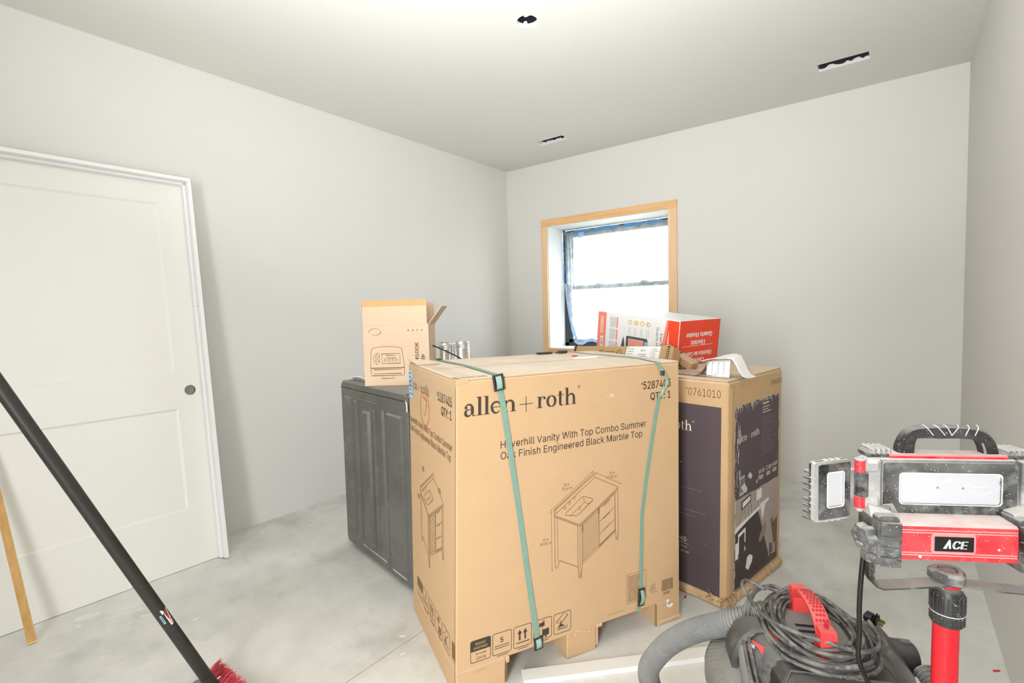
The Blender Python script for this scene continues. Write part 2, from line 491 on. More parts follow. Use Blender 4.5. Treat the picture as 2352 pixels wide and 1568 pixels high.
# outlines of a plain grotesque alphabet, 1000 units to the em: char, advance, then closed loops
SANS = '''#440|242,0 326,509 377,509 294,0|10,140 19,192 400,192 391,140|64,0 147,509 198,509 115,0|40,316 49,368 429,368 421,316
,188|38,-119 68,71 137,71 84,-119
.188|83,-3 73,1 55,18 50,41 55,64 73,81 95,87 118,81 135,64 140,53 140,29 128,9 118,1 107,-3
0453|227,-7 191,-3 158,7 130,24 105,48 85,77 69,113 57,155 50,202 48,254 50,306 57,353 69,395 85,431 106,461 130,484 159,502 191,512 227,516 262,512 295,502 323,484 348,461 368,431 384,395 396,353 403,306 405,254 403,202 396,155 384,113 368,77 348,48 323,24 295,7 263,-3|227,50 250,52 271,60 290,74 306,92 320,116 338,176 344,254 338,332 330,365 320,393 306,416 290,435 271,449 250,457 227,460 203,457 182,449 163,435 147,416 134,393 123,365 115,332 109,254 115,176 123,144 134,116 147,92 163,74 182,60 203,52
1453|76,0 76,55 391,55 391,0|276,509 276,0 212,0 212,448 209,448 86,358 86,427 198,509
2453|64,0 64,47 282,282 311,327 319,356 319,389 315,405 308,419 287,441 258,455 224,460 188,454 172,447 148,427 132,398 128,381 127,362 66,362 68,391 75,418 86,442 102,464 121,482 143,496 168,507 225,516 254,513 281,507 306,497 328,482 346,465 361,445 372,423 379,398 380,354 371,318 363,299 317,235 153,60 153,57 389,57 389,0
3453|218,-7 188,-5 159,1 108,22 88,38 70,57 57,79 48,104 44,132 109,132 112,115 126,87 150,66 182,54 219,50 258,55 291,69 315,93 323,108 328,125 328,163 316,196 306,211 275,234 229,246 157,248 157,299 288,448 288,452 70,452 70,509 372,509 372,461 211,278 211,289 247,290 279,286 308,276 333,262 354,244 371,222 383,198 391,173 393,145 390,116 383,90 370,66 354,45 333,27 309,12 281,2 251,-5
4453|40,105 40,158 247,509 311,509 109,163 413,163 413,105|282,0 282,121 282,146 282,318 343,318 343,0
5453|221,-7 192,-5 165,1 140,11 118,25 99,41 83,60 71,82 63,105 60,130 122,130 130,102 148,78 173,60 204,51 241,51 276,64 291,75 314,104 322,122 328,162 321,203 314,221 290,251 275,262 238,275 201,276 167,268 139,255 128,246 67,253 96,509 366,509 366,452 151,452 134,301 178,325 212,333 252,332 274,328 313,311 345,285 370,251 386,210 391,163 388,132 381,102 369,76 352,52 332,32 309,15 282,3 253,-4
6453|226,-7 196,-4 168,3 142,15 119,31 100,51 84,74 73,101 66,130 65,187 80,239 112,302 252,509 322,509 151,261 145,261 165,288 184,302 208,311 235,314 265,312 316,295 337,280 355,262 370,240 380,215 387,187 389,157 387,127 379,98 368,73 352,50 333,30 310,14 284,3 257,-4|226,48 263,55 293,73 314,101 322,119 326,137 326,178 322,196 304,228 293,241 263,259 245,264 207,264 174,252 148,229 138,214 126,179 126,138 138,102 148,86 160,73 190,55 207,50
7453|97,0 323,448 323,452 62,452 62,509 391,509 391,449 165,0
8453|226,-7 193,-5 163,1 136,11 111,25 91,42 74,62 62,84 54,109 53,156 65,195 87,228 117,252 134,260 153,265 153,267 129,276 109,289 93,308 80,330 73,354 70,380 79,429 90,450 106,469 124,485 146,498 170,508 197,514 226,516 255,514 282,508 306,498 328,485 346,469 361,450 373,429 382,380 379,354 372,330 359,308 343,289 323,276 300,267 300,265 319,260 351,241 365,228 387,195 395,176 401,135 398,109 391,84 378,62 362,42 341,25 317,11 289,1 259,-5|248,50 285,60 313,79 323,91 331,106 337,139 335,157 322,189 312,202 283,223 247,234 206,234 169,223 140,202 130,189 117,157 115,139 121,106 129,91 139,79 167,60 205,50|244,291 260,294 287,308 307,330 318,359 318,392 308,420 288,442 260,455 244,459 208,459 177,449 164,442 153,432 138,407 133,376 134,359 145,330 165,308 193,294 209,291
9453|226,516 256,513 285,506 310,494 333,478 352,458 368,434 380,408 387,378 389,347 382,296 359,240 315,168 200,0 130,0 301,248 307,248 295,229 268,207 232,195 188,197 161,203 137,214 116,229 98,247 83,269 72,294 66,321 64,352 66,382 73,411 85,436 101,459 120,479 143,494 168,506 196,513|207,459 174,446 148,423 131,390 125,352 131,313 138,295 148,280 174,257 207,245 226,243 263,249 293,267 305,280 322,312 326,330 326,371 322,390 305,422 279,446 263,454 245,459
:188|83,-3 73,1 55,18 50,41 55,64 73,81 95,87 118,81 135,64 140,53 140,29 128,9 118,1 107,-3|83,272 63,284 55,294 51,304 51,328 55,339 63,349 83,360 95,362 118,356 128,349 140,328 140,304 128,284 107,272
A480|16,0 201,509 276,509 463,0 395,0 264,372 232,478 245,478 191,302 85,0|110,142 110,199 370,199 370,142
B456|60,0 60,509 241,509 274,507 304,501 329,491 350,477 367,461 381,442 390,421 396,398 397,353 387,320 368,295 343,278 315,267 315,262 331,260 363,245 378,234 391,220 411,184 416,161 418,136 416,111 410,88 400,67 386,48 368,31 344,18 317,8 284,2 247,0|125,57 245,57 281,60 309,67 330,80 344,96 353,115 354,153 350,169 333,197 306,218 289,225 248,231 125,231|125,285 238,285 273,290 302,304 314,314 330,340 335,355 336,372 333,393 326,412 313,429 294,442 270,449 240,452 125,452
C510|267,-7 225,-3 186,7 150,25 119,49 92,79 70,115 53,157 44,203 40,254 44,305 53,352 70,393 92,429 119,459 150,484 186,501 225,512 267,516 317,511 362,496 383,485 419,456 435,438 459,397 473,348 408,348 404,365 389,395 369,418 344,437 300,453 267,456 237,453 209,445 184,432 161,414 141,391 125,364 113,332 106,295 103,254 106,213 113,177 125,145 141,117 161,94 184,76 210,63 237,56 267,53 300,56 330,65 369,90 389,114 404,144 408,160 473,160 459,112 435,71 420,53 383,24 363,13 317,-2
D502|219,0 96,0 96,57 215,57 254,60 288,68 318,81 343,99 363,122 379,149 390,181 397,216 399,255 397,294 390,329 379,361 364,388 344,410 320,428 291,441 258,449 221,452 93,452 93,509 225,509 273,505 315,495 353,478 385,455 412,426 433,391 449,351 458,306 462,255 458,205 449,159 433,119 411,83 384,54 351,31 312,14 268,3|125,509 125,0 60,0 60,509
E419|60,0 60,509 372,509 372,452 125,452 125,286 355,286 355,229 125,229 125,57 375,57 375,0
F410|60,0 60,509 369,509 369,452 125,452 125,278 346,278 346,221 125,221 125,0
G520|269,-7 225,-3 185,7 149,25 118,49 91,79 69,116 53,157 43,203 40,254 43,305 53,352 69,393 91,429 117,459 149,484 184,501 223,512 265,516 316,510 340,504 384,483 421,453 436,436 460,395 474,349 408,349 387,393 368,417 344,436 300,453 265,456 236,453 209,445 183,432 160,414 141,392 125,364 113,332 106,295 103,254 106,213 113,177 125,145 141,117 161,95 184,76 210,63 238,56 269,53 296,55 322,61 345,71 365,85 382,102 396,123 407,147 413,173 415,202 434,199 283,199 283,256 478,256 478,200 475,160 466,124 451,91 431,62 406,38 377,19 344,5 308,-4
H517|60,0 60,509 125,509 125,289 392,289 392,509 457,509 457,0 392,0 392,232 125,232 125,0
I300|31,0 31,57 118,57 118,452 31,452 31,509 269,509 269,452 183,452 183,57 269,57 269,0
K467|104,145 104,216 174,303 364,509 448,509 231,276 228,276|60,0 60,509 125,509 124,225 125,193 125,0|372,0 188,259 228,309 449,0
L393|60,0 60,509 125,509 125,57 361,57 361,0
M628|60,0 60,509 152,509 299,123 322,49 307,49 352,187 476,509 568,509 568,0 504,0 507,457 513,457 456,291 342,0 286,0 145,361 112,457 119,457 122,291 122,0
N523|60,0 60,509 136,509 363,151 414,55 405,54 399,157 399,509 463,509 463,0 387,0 177,331 108,452 119,454 125,291 125,0
O533|267,-7 225,-3 186,7 150,25 119,49 92,79 70,115 53,157 44,203 40,254 44,305 53,352 70,393 92,429 119,459 150,484 186,501 225,512 267,516 309,512 348,501 384,484 415,459 442,429 464,393 480,352 490,305 493,254 490,203 480,157 464,115 442,79 415,49 384,25 348,7 309,-3|267,53 296,55 324,63 349,76 372,94 392,116 408,144 420,176 428,213 430,254 428,295 420,332 408,365 392,392 372,415 349,433 324,446 296,453 267,456 237,453 210,445 184,433 161,415 142,392 125,364 113,332 106,295 103,254 106,213 113,176 125,144 142,117 161,94 184,76 210,63 237,55
P445|60,0 60,509 235,509 272,506 305,499 332,487 356,471 375,452 390,430 407,377 409,348 407,318 390,265 375,243 356,223 332,207 305,195 272,188 109,186 109,242 233,242 279,248 312,266 324,279 339,310 343,328 343,367 333,402 324,416 297,439 257,451 125,452 125,0
Q533|245,159 313,159 468,-48 401,-48 346,27 331,46|267,-7 225,-3 186,7 150,25 119,49 92,79 70,115 53,157 44,203 40,254 44,305 53,352 70,393 92,429 119,459 150,484 186,501 225,512 267,516 309,512 348,501 384,484 415,459 442,429 464,393 480,352 490,305 493,254 490,203 480,157 464,115 442,79 415,49 384,25 348,7 309,-3|267,53 296,55 324,63 349,76 372,94 392,116 408,144 420,176 428,213 430,254 428,295 420,332 408,365 392,392 372,415 349,433 324,446 296,453 267,456 237,453 210,445 184,433 161,415 142,392 125,364 113,332 106,295 103,254 106,213 113,176 125,144 142,117 161,94 184,76 210,63 237,55
R449|60,0 60,509 236,509 273,506 305,500 333,489 356,473 376,455 390,433 401,408 407,381 409,352 407,323 401,296 390,271 376,250 356,232 333,217 305,206 273,200 96,198 96,255 258,256 280,260 313,276 325,287 334,300 344,333 344,371 334,405 325,419 298,440 258,451 125,452 125,0|353,0 230,229 303,229 428,0
S447|224,-9 188,-7 156,-1 128,9 102,23 81,40 64,60 51,83 42,109 38,137 104,137 114,102 123,88 150,66 185,53 224,49 267,54 286,60 317,79 338,106 344,122 346,139 340,168 322,189 296,205 145,253 112,269 86,289 67,313 56,341 52,372 54,400 62,425 75,448 92,468 113,484 138,498 165,508 195,514 227,516 259,514 289,508 316,498 340,484 360,468 377,449 390,427 398,403 401,378 337,378 332,402 320,421 302,437 280,449 254,456 225,459 185,454 152,440 139,430 121,405 115,376 117,359 122,345 142,324 169,308 212,293 312,264 359,238 384,213 395,198 407,161 406,112 399,87 386,64 370,43 349,25 323,11 294,0 261,-7
T449|32,452 32,509 417,509 417,452 257,452 257,0 193,0 193,452
U517|259,-8 220,-6 186,2 154,15 126,33 103,55 85,80 71,108 63,140 60,173 60,509 124,509 124,178 126,155 132,133 141,113 153,95 169,80 187,68 208,59 232,53 285,53 309,59 331,68 349,80 364,95 377,113 391,155 393,178 393,509 457,509 457,173 454,140 446,108 433,80 414,55 391,33 363,15 332,2 297,-6
V480|204,0 16,509 84,509 215,137 248,31 235,31 290,206 395,509 463,509 278,0
W686|155,0 16,509 82,509 187,94 197,40 189,40 224,196 306,509 380,509 486,94 497,40 488,40 523,196 603,509 670,509 530,0 455,0 351,391 336,475 350,475 318,323 230,0
Y472|203,0 203,208 16,509 91,509 231,274 250,230 224,230 251,293 381,509 455,509 268,208 268,0
a389|160,-9 115,-3 76,15 60,29 38,63 32,84 30,108 36,146 43,161 64,184 92,200 125,211 257,231 271,240 276,257 272,285 260,307 240,322 212,330 178,330 149,322 118,301 104,283 100,274 41,291 51,313 64,331 95,358 133,375 173,383 208,384 255,375 286,360 300,350 322,320 330,301 335,278 337,251 337,0 277,0 277,52 272,52 252,25 229,8 199,-4|192,47 211,51 242,68 263,93 274,122 276,190 259,182 134,159 112,147 97,130 92,105 96,82 109,64 130,52 156,46
b424|208,-7 189,-3 159,12 138,31 118,59 112,59 112,0 53,0 53,509 114,509 114,319 118,319 137,346 171,373 207,383 259,382 287,374 313,361 335,342 354,320 370,293 381,261 388,227 390,189 388,151 381,116 370,84 355,57 336,34 313,16 288,3 260,-6|220,47 242,49 262,55 279,66 294,80 306,97 316,117 323,139 328,189 323,239 307,281 295,298 280,311 262,322 243,328 220,330 198,328 178,322 161,312 147,299 134,282 118,241 113,189 114,162 125,115 135,95 147,78 162,65 179,55 198,49
c396|207,-8 174,-5 144,3 117,16 93,35 72,58 56,85 44,116 37,150 34,187 37,225 44,260 56,291 72,318 93,341 117,360 144,374 174,382 226,384 260,377 305,356 330,335 349,308 362,277 303,262 290,289 270,311 242,325 207,330 184,328 163,321 145,310 130,296 108,258 98,212 96,187 102,139 108,117 118,97 130,80 145,66 163,55 184,49 207,46 253,55 279,73 301,107 304,117 363,102 350,70 331,43 306,21 277,5 244,-5
d424|165,-6 137,3 111,16 89,34 70,57 55,84 43,116 36,151 34,189 36,227 43,261 55,293 70,320 89,342 112,361 137,374 165,382 218,383 253,373 287,346 306,319 311,319 311,509 372,509 372,0 313,0 313,59 307,59 287,31 266,12 236,-3 217,-7|205,47 226,49 246,55 263,65 278,78 290,95 306,138 312,189 306,241 300,263 278,299 263,312 246,322 227,328 205,330 182,328 162,322 130,298 118,281 108,261 98,215 96,189 102,139 118,97 130,80 145,66 162,55 182,49
e404|212,-8 177,-5 145,3 117,16 92,35 72,58 56,85 44,116 37,150 34,187 36,224 44,258 55,290 71,317 91,340 115,359 142,373 172,382 226,383 266,374 303,355 334,324 347,305 365,256 370,227 371,169 75,169 75,221 338,221 310,202 304,248 298,269 277,301 263,314 246,323 227,328 205,330 183,328 164,323 146,313 131,301 109,270 97,231 96,178 102,127 110,106 121,88 135,73 151,61 169,53 212,46 241,49 265,58 294,82 306,105 365,91 358,72 335,39 302,14 283,4 261,-3
g425|207,-151 156,-146 114,-132 82,-110 59,-84 51,-69 101,-41 131,-74 154,-88 187,-96 236,-95 261,-87 282,-75 298,-58 308,-34 311,-6 311,68 306,68 287,41 266,23 236,10 217,6 165,7 138,14 113,27 90,43 71,65 55,90 43,120 36,154 34,191 36,229 43,263 55,293 71,320 90,342 112,361 138,374 166,382 218,383 253,373 279,356 308,319 313,319 313,379 372,379 372,-9 370,-40 363,-67 350,-90 334,-109 314,-124 291,-136 265,-144 237,-149|205,59 227,61 246,66 264,75 278,87 300,121 307,142 311,166 311,219 300,264 291,283 279,299 264,312 247,322 227,328 205,330 182,328 163,322 145,312 130,298 118,282 102,241 96,193 102,144 118,104 131,88 145,76 163,66 183,61
h410|114,0 53,0 53,509 114,509 114,287 102,287 116,319 132,344 152,362 175,374 200,382 252,383 295,369 313,356 328,340 341,321 350,298 355,271 357,240 357,0 296,0 296,235 293,263 286,286 273,304 256,318 235,326 210,329 192,328 161,317 147,308 126,283 115,248
i167|53,0 53,379 114,379 114,0|73,444 54,455 43,472 41,483 47,504 63,518 84,524 105,518 121,504 126,483 125,472 114,455 95,444
k381|110,137 110,212 121,212 284,379 360,379 184,199 177,199|53,0 53,509 114,509 114,0|294,0 148,186 191,229 372,0
l189|112,0 91,8 74,20 62,37 55,59 53,84 53,509 114,509 114,83 120,62 135,53 170,54 181,3 162,-1
m610|53,0 53,379 112,379 112,295 108,295 122,331 132,346 158,368 187,382 219,386 245,383 268,375 287,361 303,342 314,320 321,295 312,295 326,329 350,356 381,375 417,385 458,385 497,372 514,361 529,346 541,328 550,307 555,283 557,255 557,0 496,0 496,254 493,279 485,298 473,313 456,323 438,329 402,329 387,326 363,312 345,290 336,263 335,0 274,0 274,260 272,280 265,297 253,311 238,322 220,328 185,329 158,320 145,312 126,289 119,274 115,257 114,0
n410|114,0 53,0 53,379 112,379 112,287 102,287 116,319 132,344 152,362 175,374 200,382 252,383 295,369 313,356 328,340 341,321 350,298 355,271 357,240 357,0 296,0 296,235 293,263 286,286 273,304 256,318 235,326 210,329 192,328 161,317 147,308 126,283 115,248
o415|207,-8 174,-5 144,3 117,16 93,35 72,58 56,85 44,116 37,150 34,187 37,225 44,260 56,291 72,318 93,341 117,360 144,374 174,382 207,384 241,382 271,374 299,360 323,341 343,318 359,291 371,260 379,225 381,187 379,150 371,116 359,85 343,58 323,35 299,16 271,3 241,-5|207,46 231,49 252,55 270,66 285,80 298,97 314,139 319,187 314,236 298,278 285,296 270,310 252,321 231,328 207,330 184,328 163,321 145,310 130,296 108,258 98,212 96,187 102,139 108,117 118,97 130,80 145,66 163,55 184,49
p424|53,-143 53,379 112,379 112,319 118,319 137,346 171,373 207,383 259,382 287,374 313,361 335,342 354,320 370,293 381,261 388,227 390,189 388,151 381,116 370,84 355,57 336,34 313,16 288,3 260,-6 208,-7 189,-3 159,12 138,31 118,59 114,59 114,-143|220,47 242,49 262,55 279,66 294,80 306,97 316,117 323,139 328,189 323,239 307,281 295,298 280,311 262,322 243,328 220,330 198,328 178,322 161,312 147,299 134,282 118,241 113,189 114,162 125,115 135,95 147,78 162,65 179,55 198,49
r259|53,0 53,379 112,379 112,321 115,321 124,339 152,367 171,377 191,383 243,384 243,322 207,326 174,321 159,315 135,296 126,284 115,254 114,0
s365|157,-7 112,3 93,12 76,24 50,54 41,73 36,94 94,107 101,87 111,72 124,60 141,52 160,47 181,45 206,47 227,53 244,62 258,74 265,88 268,103 262,126 254,136 243,144 212,155 149,170 118,180 92,192 72,208 58,227 50,249 47,274 49,295 55,314 65,332 95,360 137,378 161,383 212,383 234,379 271,363 299,339 318,308 324,290 268,277 254,304 243,316 228,325 210,331 187,333 166,331 147,326 131,317 119,305 111,292 110,264 115,253 124,243 136,235 172,223 261,200 287,187 306,171 320,153 328,131 331,107 329,85 323,65 312,47 298,31 260,6 236,-2 210,-7
t227|204,379 204,327 6,327 6,379|65,471 126,471 127,83 130,70 136,61 144,55 156,51 185,51 202,54 213,2 192,-3 168,-4 138,-1 113,7 92,21 77,41 68,64 65,93
u410|182,-5 135,2 115,11 97,23 82,39 69,59 60,82 54,109 53,379 114,379 114,144 116,117 124,94 137,75 154,61 175,53 200,50 218,51 249,62 263,71 283,97 295,132 296,379 357,379 357,0 298,0 298,92 307,92 294,60 277,35 257,17 234,5 209,-3
v389|163,0 17,379 84,379 187,87 206,21 184,21 224,155 305,379 371,379 226,0
w567|138,0 23,379 87,379 168,75 175,41 165,41 206,214 252,379 316,379 382,136 402,41 391,41 434,214 480,379 545,379 429,0 368,0 277,338 291,338 248,172 199,0
y389|47,-139 61,-86 94,-90 113,-86 130,-74 145,-51 163,-1 17,379 84,379 187,87 206,21 184,21 224,155 305,379 371,379 196,-77 177,-107 153,-128 125,-141 91,-145
é404|212,-8 177,-5 145,3 117,16 92,35 72,58 56,85 44,116 37,150 34,187 36,224 44,258 55,290 71,317 91,340 115,359 142,373 172,382 226,383 266,374 303,355 334,324 347,305 365,256 370,227 371,169 75,169 75,221 338,221 310,202 304,248 298,269 277,301 263,314 246,323 227,328 205,330 183,328 164,323 146,313 131,301 109,270 97,231 96,178 102,127 110,106 121,88 135,73 151,61 169,53 212,46 241,49 265,58 294,82 306,105 365,91 358,72 335,39 302,14 283,4 261,-3|177,429 225,529 293,529 227,429
 188'''
_sg = {}
for _row in SANS.split('\n'):
    _p = _row[1:].split('|')
    _sg[_row[0]] = (int(_p[0]), [[tuple(int(k) for k in q.split(',')) for q in L.split(' ')] for L in _p[1:]])
def inside(p, L):
    c = False
    for i in range(len(L)):
        (x1, y1), (x2, y2) = L[i-1], L[i]
        if (y1 > p[1]) != (y2 > p[1]) and p[0] < (x2-x1)*(p[1]-y1)/(y2-y1)+x1: c = not c
    return c
def loop_groups(loops):
    """each outer contour with the counters cut out of it"""
    area_ = lambda L: sum(L[i-1][0]*L[i][1]-L[i][0]*L[i-1][1] for i in range(len(L)))
    big = max(loops, key=lambda L: abs(area_(L))); sg = area_(big) > 0
    outs = [[L] for L in loops if (area_(L) > 0) == sg]
    for L in loops:
        if (area_(L) > 0) != sg:
            for g_ in outs:
                if inside(L[0], g_[0]): g_.append(L); break
    return outs
_gc = {}
def glyphs(txt, bold=0.0):
    key = (txt, bold)
    if key not in _gc:
        vs = []; fs = []; x = 0.0
        for ch in txt:
            adv, loops = _sg.get(ch, _sg[' '])
            if loops:
                for grp in loop_groups(loops):
                    pts = [p for L in grp for p in L]
                    tri = tessellate_polygon([[Vector((p[0], p[1], 0)) for p in L] for L in grp])
                    for dx in ((0.0,) if bold <= 0 else (-bold, bold)):
                        o = len(vs); vs += [(x+p[0]/1000+dx, p[1]/1000) for p in pts]; fs += [tuple(i+o for i in t) for t in tri]
            x += adv/1000
        x0 = min(v[0] for v in vs); x1 = max(v[0] for v in vs)
        _gc[key] = ([(v[0]-x0, v[1]) for v in vs], fs, x1-x0, max(p[1] for p in _sg['H'][1][0])/1000)
    return _gc[key]
# a high-contrast roman face for the carton wordmark (x-height 1, ascender 1.55)
def roman(txt, x0, y0, xh, x1):
    P = P2(); x = 0.0; st = .25; hl = .055
    def foot(px): P.rect(px-.14, 0, px+st+.14, hl)
    for ch in txt:
        if ch == ' ': x += .38; continue
        if ch == 'l':
            P.rect(x+.14, 0, x+.14+st, 1.55); foot(x+.14); P.rect(x, 1.49, x+.2, 1.55); x += .60
        elif ch in 'nh':
            top = 1.0 if ch == 'n' else 1.55
            P.rect(x+.14, 0, x+.14+st, top); foot(x+.14); P.rect(x, top-.055, x+.2, top)
            P.rect(x+.84, 0, x+.84+st, .66); foot(x+.84)
            P.arc(x+.66, .62, .305, .34, 180, 0, .05, st, None, 14); x += 1.30
        elif ch == 'e':
            P.arc(x+.47, .5, .40, .47, 0, 180, .11, .2, None, 14); P.arc(x+.47, .5, .36, .47, 180, 325, .24, .05, None, 14)
            P.rect(x+.16, .5, x+.9, .555); x += 1.0
        elif ch == 'a':
            P.disc(x+.17, .74, .12); P.arc(x+.40, .70, .28, .28, 170, 0, .06, .22, None, 12)
            P.rect(x+.57, .14, x+.57+st, .74); P.arc(x+.83, .14, .14, .12, 180, 330, .1, .05, None, 8)
            P.arc(x+.36, .30, .24, .26, 60, 200, .05, .25, None, 10); P.arc(x+.36, .30, .24, .27, 200, 330, .25, .06, None, 10)
            P.seg((x+.45, .52), (x+.6, .6), .06); x += 1.04
        elif ch == 'o':
            P.arc(x+.5, .5, .38, .475, 90, 270, .06, .06, .25, 18); P.arc(x+.5, .5, .38, .475, -90, 90, .06, .06, .25, 18); x += 1.06
        elif ch == 'r':
            P.rect(x+.14, 0, x+.14+st, 1); foot(x+.14); P.rect(x, .945, x+.2, 1)
            P.arc(x+.60, .66, .22, .31, 180, 60, .05, .08, None, 8); P.disc(x+.74, .84, .12); x += .92
        elif ch == 't':
            P.rect(x+.2, .16, x+.2+st, 1.3); P.rect(x+.02, .94, x+.7, 1.0); P.arc(x+.46, .2, .15, .17, 180, 330, .2, .05, None, 8); x += .76
        elif ch == '+':
            P.rect(x+.05, .46, x+.77, .52); P.rect(x+.38, .1, x+.44, .88); x += .82
    w = x
    k = (x1-x0)/w
    P.tr(lambda a, b: (x0+a*k, y0+b*xh)); return P
def lay(name, p2, fn, mat, parent):
    o = obj(name, MB().add([tuple(fn(*p)) for p in p2.v], p2.f), mat, parent)
    if len(p2.f) > 1: o['kind'] = 'stuff'
    return o
# ================================================================ the room
XL, XR, YB, YF, ZC = -3.2206, 0.3287, 4.1845, -1.7, 2.745
WT = 0.29
o = obj('floor', MB().box((XL-.3, YF-.3, -.12), (XR+.3, YB+.3, 0)), m_floor); struct(o, 'smeared grey concrete slab floor with white plaster droppings')
joint = obj('control_joint', MB().prism([(-1.558, 0.3), (-1.5552, 0.3), (-1.5386, 1.40), (-1.5414, 1.40)], .0002, .0008), plain('joint_line', 'b3aea2', .9), o)  # thin darker joint line laid on the slab
o = obj('wall_left', MB().box((XL-.15, YF-.15, 0), (XL, YB, 3.1)), m_wall); struct(o, 'warm off-white painted wall behind the leaning door')
o = obj('wall_right', MB().box((XR, YF-.15, 0), (XR+.15, YB, 3.1)), m_wall); struct(o, 'warm off-white painted wall beside the work light')
o = obj('wall_front', MB().box((XL-.15, YF-.15, 0), (XR+.15, YF, 3.1)), m_wall); struct(o, 'plain wall behind the photographer')
o = obj('ground', MB().box((-30, YB+WT+.4, -.6), (30, 60, -.4)), plain('sandy_ground', 'a39a88', .9)); struct(o, 'sandy ground added outside the window to cut light from below')  # ground added to hold back sky light from below the horizon
OX0, OX1, OZ0, OZ1 = -2.727, -1.528, .942, 2.130
mb = MB()
mb.box((XL-.15, YB, 0), (OX0, YB+WT+.06, 3.1)); mb.box((OX1, YB, 0), (XR+.15, YB+WT+.06, 3.1))
mb.box((OX0, YB, 0), (OX1, YB+WT+.06, OZ0)); mb.box((OX0, YB, OZ1), (OX1, YB+WT+.06, 3.1))
o = obj('wall_back', mb, m_wall); struct(o, 'thick warm off-white wall with the window opening')

# ceiling with the cut-outs
hole_c = (-1.478, 2.121); hole_r = .053
def circ(cx, cy, r, n=24): return [(cx+r*math.cos(2*pi*k/n), cy+r*math.sin(2*pi*k/n)) for k in range(n)]
vent_a = [(-.412, 3.625), (-.146, 3.623), (-.146, 3.732), (-.412, 3.732)]
vent_b = [(-2.475, 3.634), (-2.209, 3.632), (-2.209, 3.735), (-2.475, 3.738)]
outer = [(XL, YF), (XR, YF), (XR, YB), (XL, YB)]
loops = [outer, circ(*hole_c, hole_r), vent_a, vent_b]
flat = [p for L in loops for p in L]
tris = tessellate_polygon([[Vector((p[0], p[1], 0)) for p in L] for L in loops])
mb = MB().add([(p[0], p[1], ZC) for p in flat], tris)
for L in loops[1:]:
    n = len(L); vs = [(p[0], p[1], ZC) for p in L]+[(p[0], p[1], ZC+.016) for p in L]
    mb.add(vs, [(i, (i+1) % n, n+(i+1) % n, n+i) for i in range(n)])
mb.box((XL-.15, YF-.15, 3.0), (XR+.15, YB+.15, 3.1))
o = obj('ceiling', mb, m_ceil); struct(o, 'smooth off-white painted ceiling with openings cut in it')

# round can hole
t = thing('ceiling_light_can', 'empty round light opening cut in the ceiling with a white wire inside', 'light opening', (hole_c[0], hole_c[1], ZC))
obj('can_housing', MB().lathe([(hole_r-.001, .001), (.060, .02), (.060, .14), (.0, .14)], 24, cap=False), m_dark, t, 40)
obj('plaster_rim', MB().lathe([(hole_r-.002, .014), (hole_r-.003, -.0006), (hole_r+.006, -.0012), (hole_r+.007, .0)], 28, cap=False), m_jamb, t, 40)
obj('white_cable', MB().tube(spline([(.045, .03, .10), (.038, .01, .04), (.020, -.015, .016), (-.005, -.012, .02), (-.02, .015, .05), (-.03, .03, .11)], 6), .0055, 8), m_white, t, 60)
obj('white_clip', MB().box((-.04, .022, .004), (-.022, .036, .02), .003), m_white, t)
obj('white_clip', MB().box((.012, -.045, .004), (.03, -.032, .018), .003), m_white, t)

def vent(poly, label, seed):
    rnd = random.Random(seed)
    cx = sum(p[0] for p in poly)/4; cy = sum(p[1] for p in poly)/4
    hx = (poly[1][0]-poly[0][0])/2; hy = (poly[2][1]-poly[1][1])/2
    t = thing('duct_boot', label, 'duct opening', (cx, cy, ZC))
    w = .0012
    mb = MB()
    for (a, b) in (((-hx, -hy), (-hx+w, hy)), ((hx-w, -hy), (hx, hy)), ((-hx, -hy), (hx, -hy+w)), ((-hx, hy-w), (hx, hy))):
        mb.box((a[0], a[1], .004), (b[0], b[1], .17))
    obj('metal_sides', mb, m_steel, t)
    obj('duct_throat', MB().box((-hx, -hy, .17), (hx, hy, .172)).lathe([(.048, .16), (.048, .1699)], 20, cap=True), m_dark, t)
    # ragged plaster overspill inside the lip
    mb = MB()
    for (x0, y0, x1, y1, nx, ny) in ((-hx, -hy, hx, -hy, 0, 1), (hx, -hy, hx, hy, -1, 0), (hx, hy, -hx, hy, 0, -1), (-hx, hy, -hx, -hy, 1, 0)):
        n = 14; r0 = []; r1 = []; r2 = []
        for i in range(n+1):
            q = i/n; x = x0+(x1-x0)*q; y = y0+(y1-y0)*q; d = .004+.006*rnd.random()
            h = (.012 if nx == 0 else .03)+.016*rnd.random()
            r0.append((x, y, -.0005)); r1.append((x+nx*.0045, y+ny*.0045, .001)); r2.append((x+nx*.0018, y+ny*.0018, h))
        mb.loft([r0, r1, r2], cap=False, closed=False)
    obj('plaster_lip', mb, m_jamb, t)
    return t
vent(vent_a, 'bare metal duct opening in the ceiling near the right wall', 3)
vent(vent_b, 'bare metal duct opening in the ceiling above the window, near the left corner', 5)

